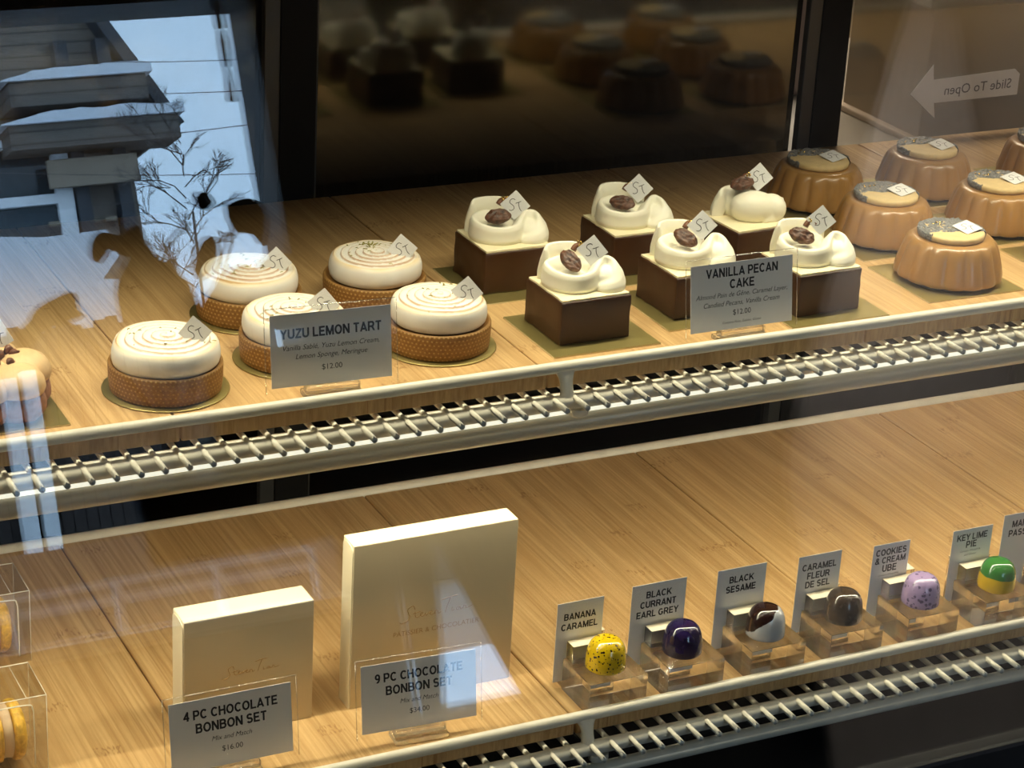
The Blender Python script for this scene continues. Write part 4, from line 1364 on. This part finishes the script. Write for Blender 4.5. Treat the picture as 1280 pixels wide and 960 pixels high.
BB = [
    (1.95, 4.40, 4.0, 3.25 - .0, -18.6, [('BANANA', 2.75, 1.25), ('CARAMEL', 3.15, 2.12)], YEL, 'yellow bonbon speckled brown', 'the banana caramel sign', 'yellow speckled bonbon'),
    (8.80, 11.15, 4.85, 1.33, -18.3, [('BLACK', 2.25, .95), ('CURRANT', 3.2, 1.80), ('EARL GREY', 3.75, 2.65)], NAVY, 'glossy dark violet bonbon', 'the black currant sign', 'dark violet bonbon'),
    (16.25, 18.75, 4.5, 1.35, -18.35, [('BLACK', 2.25, 1.0), ('SESAME', 2.75, 1.85)], SES, 'black and white marbled bonbon', 'the black sesame sign', 'black and white bonbon'),
    (23.65, 26.10, 4.1, 1.3, -18.5, [('CARAMEL', 3.25, 1.05), ('FLEUR', 2.15, 1.85), ('DE SEL', 2.35, 2.65)], BRN, 'dark bronze bonbon', 'the caramel fleur de sel sign', 'dark bronze bonbon'),
    (31.10, 33.70, 3.6, .8, -18.75, [('COOKIES', 3.0, .75), ('& CREAM', 3.0, 1.5), ('UBE', 1.4, 2.25)], LIL, 'lilac speckled bonbon', 'the cookies and cream ube sign', 'lilac bonbon'),
    (38.80, 41.40, 4.05, 1.35, -18.8, [('KEY LIME', 3.1, .75), ('PIE', 1.07, 1.45)], GRN, 'bonbon with green top and yellow base', 'the key lime pie sign', 'green and yellow bonbon'),
    (46.00, 48.7, 4.5, -.5, -18.2, [('MANGO', 2.6, .95), ('PASSION', 3.1, 1.8)], ORG, 'orange bonbon at the right edge', 'the sign cut off by the right edge', 'bonbon past the right edge')]
TL = [1.23, 7.70, 15.40, 22.95, 30.2, 38.15, 43.3]
for i, (sx, bx, w, _, zt, lines, m, blab, slab, short) in enumerate(BB):
    stand(sx, 'clear acrylic stand holding the ' + short)
    small = None
    if i == 4:
        small = [('Contains Wheat/Milk', 2.0, 2.85)]
    if i == 5:
        small = [('Contains Wheat/Milk', 2.1, 2.05), ('and Gluten', 1.2, 2.4)]
    bonbon_sign(TL[i], w / 2, w, zt, lines, 'small white card: ' + slab.replace('the ', '', 1) + (' behind the ' + short if i < 6 else ''), small)
    bonbon(bx, -16.75, m, blab + (', in front of ' + slab if i < 6 else ''))

# ------------------------------------------------------------------ macarons in clear boxes at the lower left
def macaron_box(xr, y0, label, glabel, n=2):
    t = thing('macaron_box', label, 'box', (xr, y0, -26.0), 0, 'clear macaron boxes')
    W, D, H, e = 17.0, 4.8, 6.1, .035
    g = G()
    g.box(-W, 0, 0, e, 0, H).box(-W, 0, D - e, D, 0, H).box(-e, 0, e, D - e, 0, H).box(-W, -W + e, e, D - e, 0, H)
    g.box(-W + e, -e, e, D - e, H - e, H).box(-W + e, -e, e, D - e, 0, e)
    g.obj('shell', PLASTIC, t)
    g = G()
    for y in (0, D):
        g.tube([(-W, y, H), (0, y, H)], .035, 6)
        for x in (-W, 0):
            g.tube([(x, y, 0), (x, y, H)], .022, 6)
    for x in (-W, 0):
        g.tube([(x, 0, H), (x, D, H)], .022, 6)
    g.tube([(-1.4, .1, H), (-1.4, D - .1, H)], .02, 6)
    g.obj('edges', PLEDGE, t)
    for k in range(n):
        xc = -2.55 - 3.9 * k
        g = G()
        P = [(xc - 1.75, .3, .4), (xc - 1.75, .3, 4.5), (xc - 1.5, .3, 5.3), (xc + 1.2, .3, 5.35), (xc + 1.62, .3, 5.0), (xc + 1.70, .3, 4.0), (xc + 1.72, .3, .4)]
        g.tube(smooth_path(P, 4), .055, 6)
        g.obj('divider', PLEDGE, t)
        mc = thing('macaron', glabel[k], 'macaron', (xr + xc, y0 + 2.4, -26 + .12), 0, 'yellow macarons in clear boxes')
        for sgn in (-1, 1):
            prof = [(.4, .40), (2.0, .40), (2.17, .46), (2.19, .56), (2.10, .62), (2.22, .72), (2.18, .95), (1.98, 1.18), (1.5, 1.36), (.8, 1.44), (.2, 1.46)]
            g = G(); g.lathe(prof, 56)
            for v in g.bm.verts:
                if .42 < v.co.z < .66:
                    r = math.hypot(v.co.x, v.co.y)
                    if r > 1.9:
                        v.co += Vector((v.co.x / r, v.co.y / r, 0)) * .10 * noise.noise(v.co * 5)
            g.xf(Matrix.Translation((0, 0, 2.22)) @ Matrix.Rotation(sgn * math.pi / 2, 4, 'Y'))
            g.obj('cookie', MACARON, mc)
        g = G(); g.lathe([(1.7, -.40), (1.95, -.32), (1.9, .0), (1.98, .3), (1.7, .40)], 48)
        g.xf(Matrix.Translation((0, 0, 2.22)) @ Matrix.Rotation(math.pi / 2, 4, 'Y')).obj('filling', MACFILL, mc)
macaron_box(-34.5, 4.0, 'clear plastic macaron box at the lower left edge, the farther one', ['yellow macaron on edge at the right end of the farther clear box', 'yellow macaron deeper inside the farther clear box'])
macaron_box(-37.45, -11.3, 'clear plastic macaron box at the lower left edge, the nearer one', ['yellow macaron on edge at the right end of the nearer clear box', 'yellow macaron deeper inside the nearer clear box'])
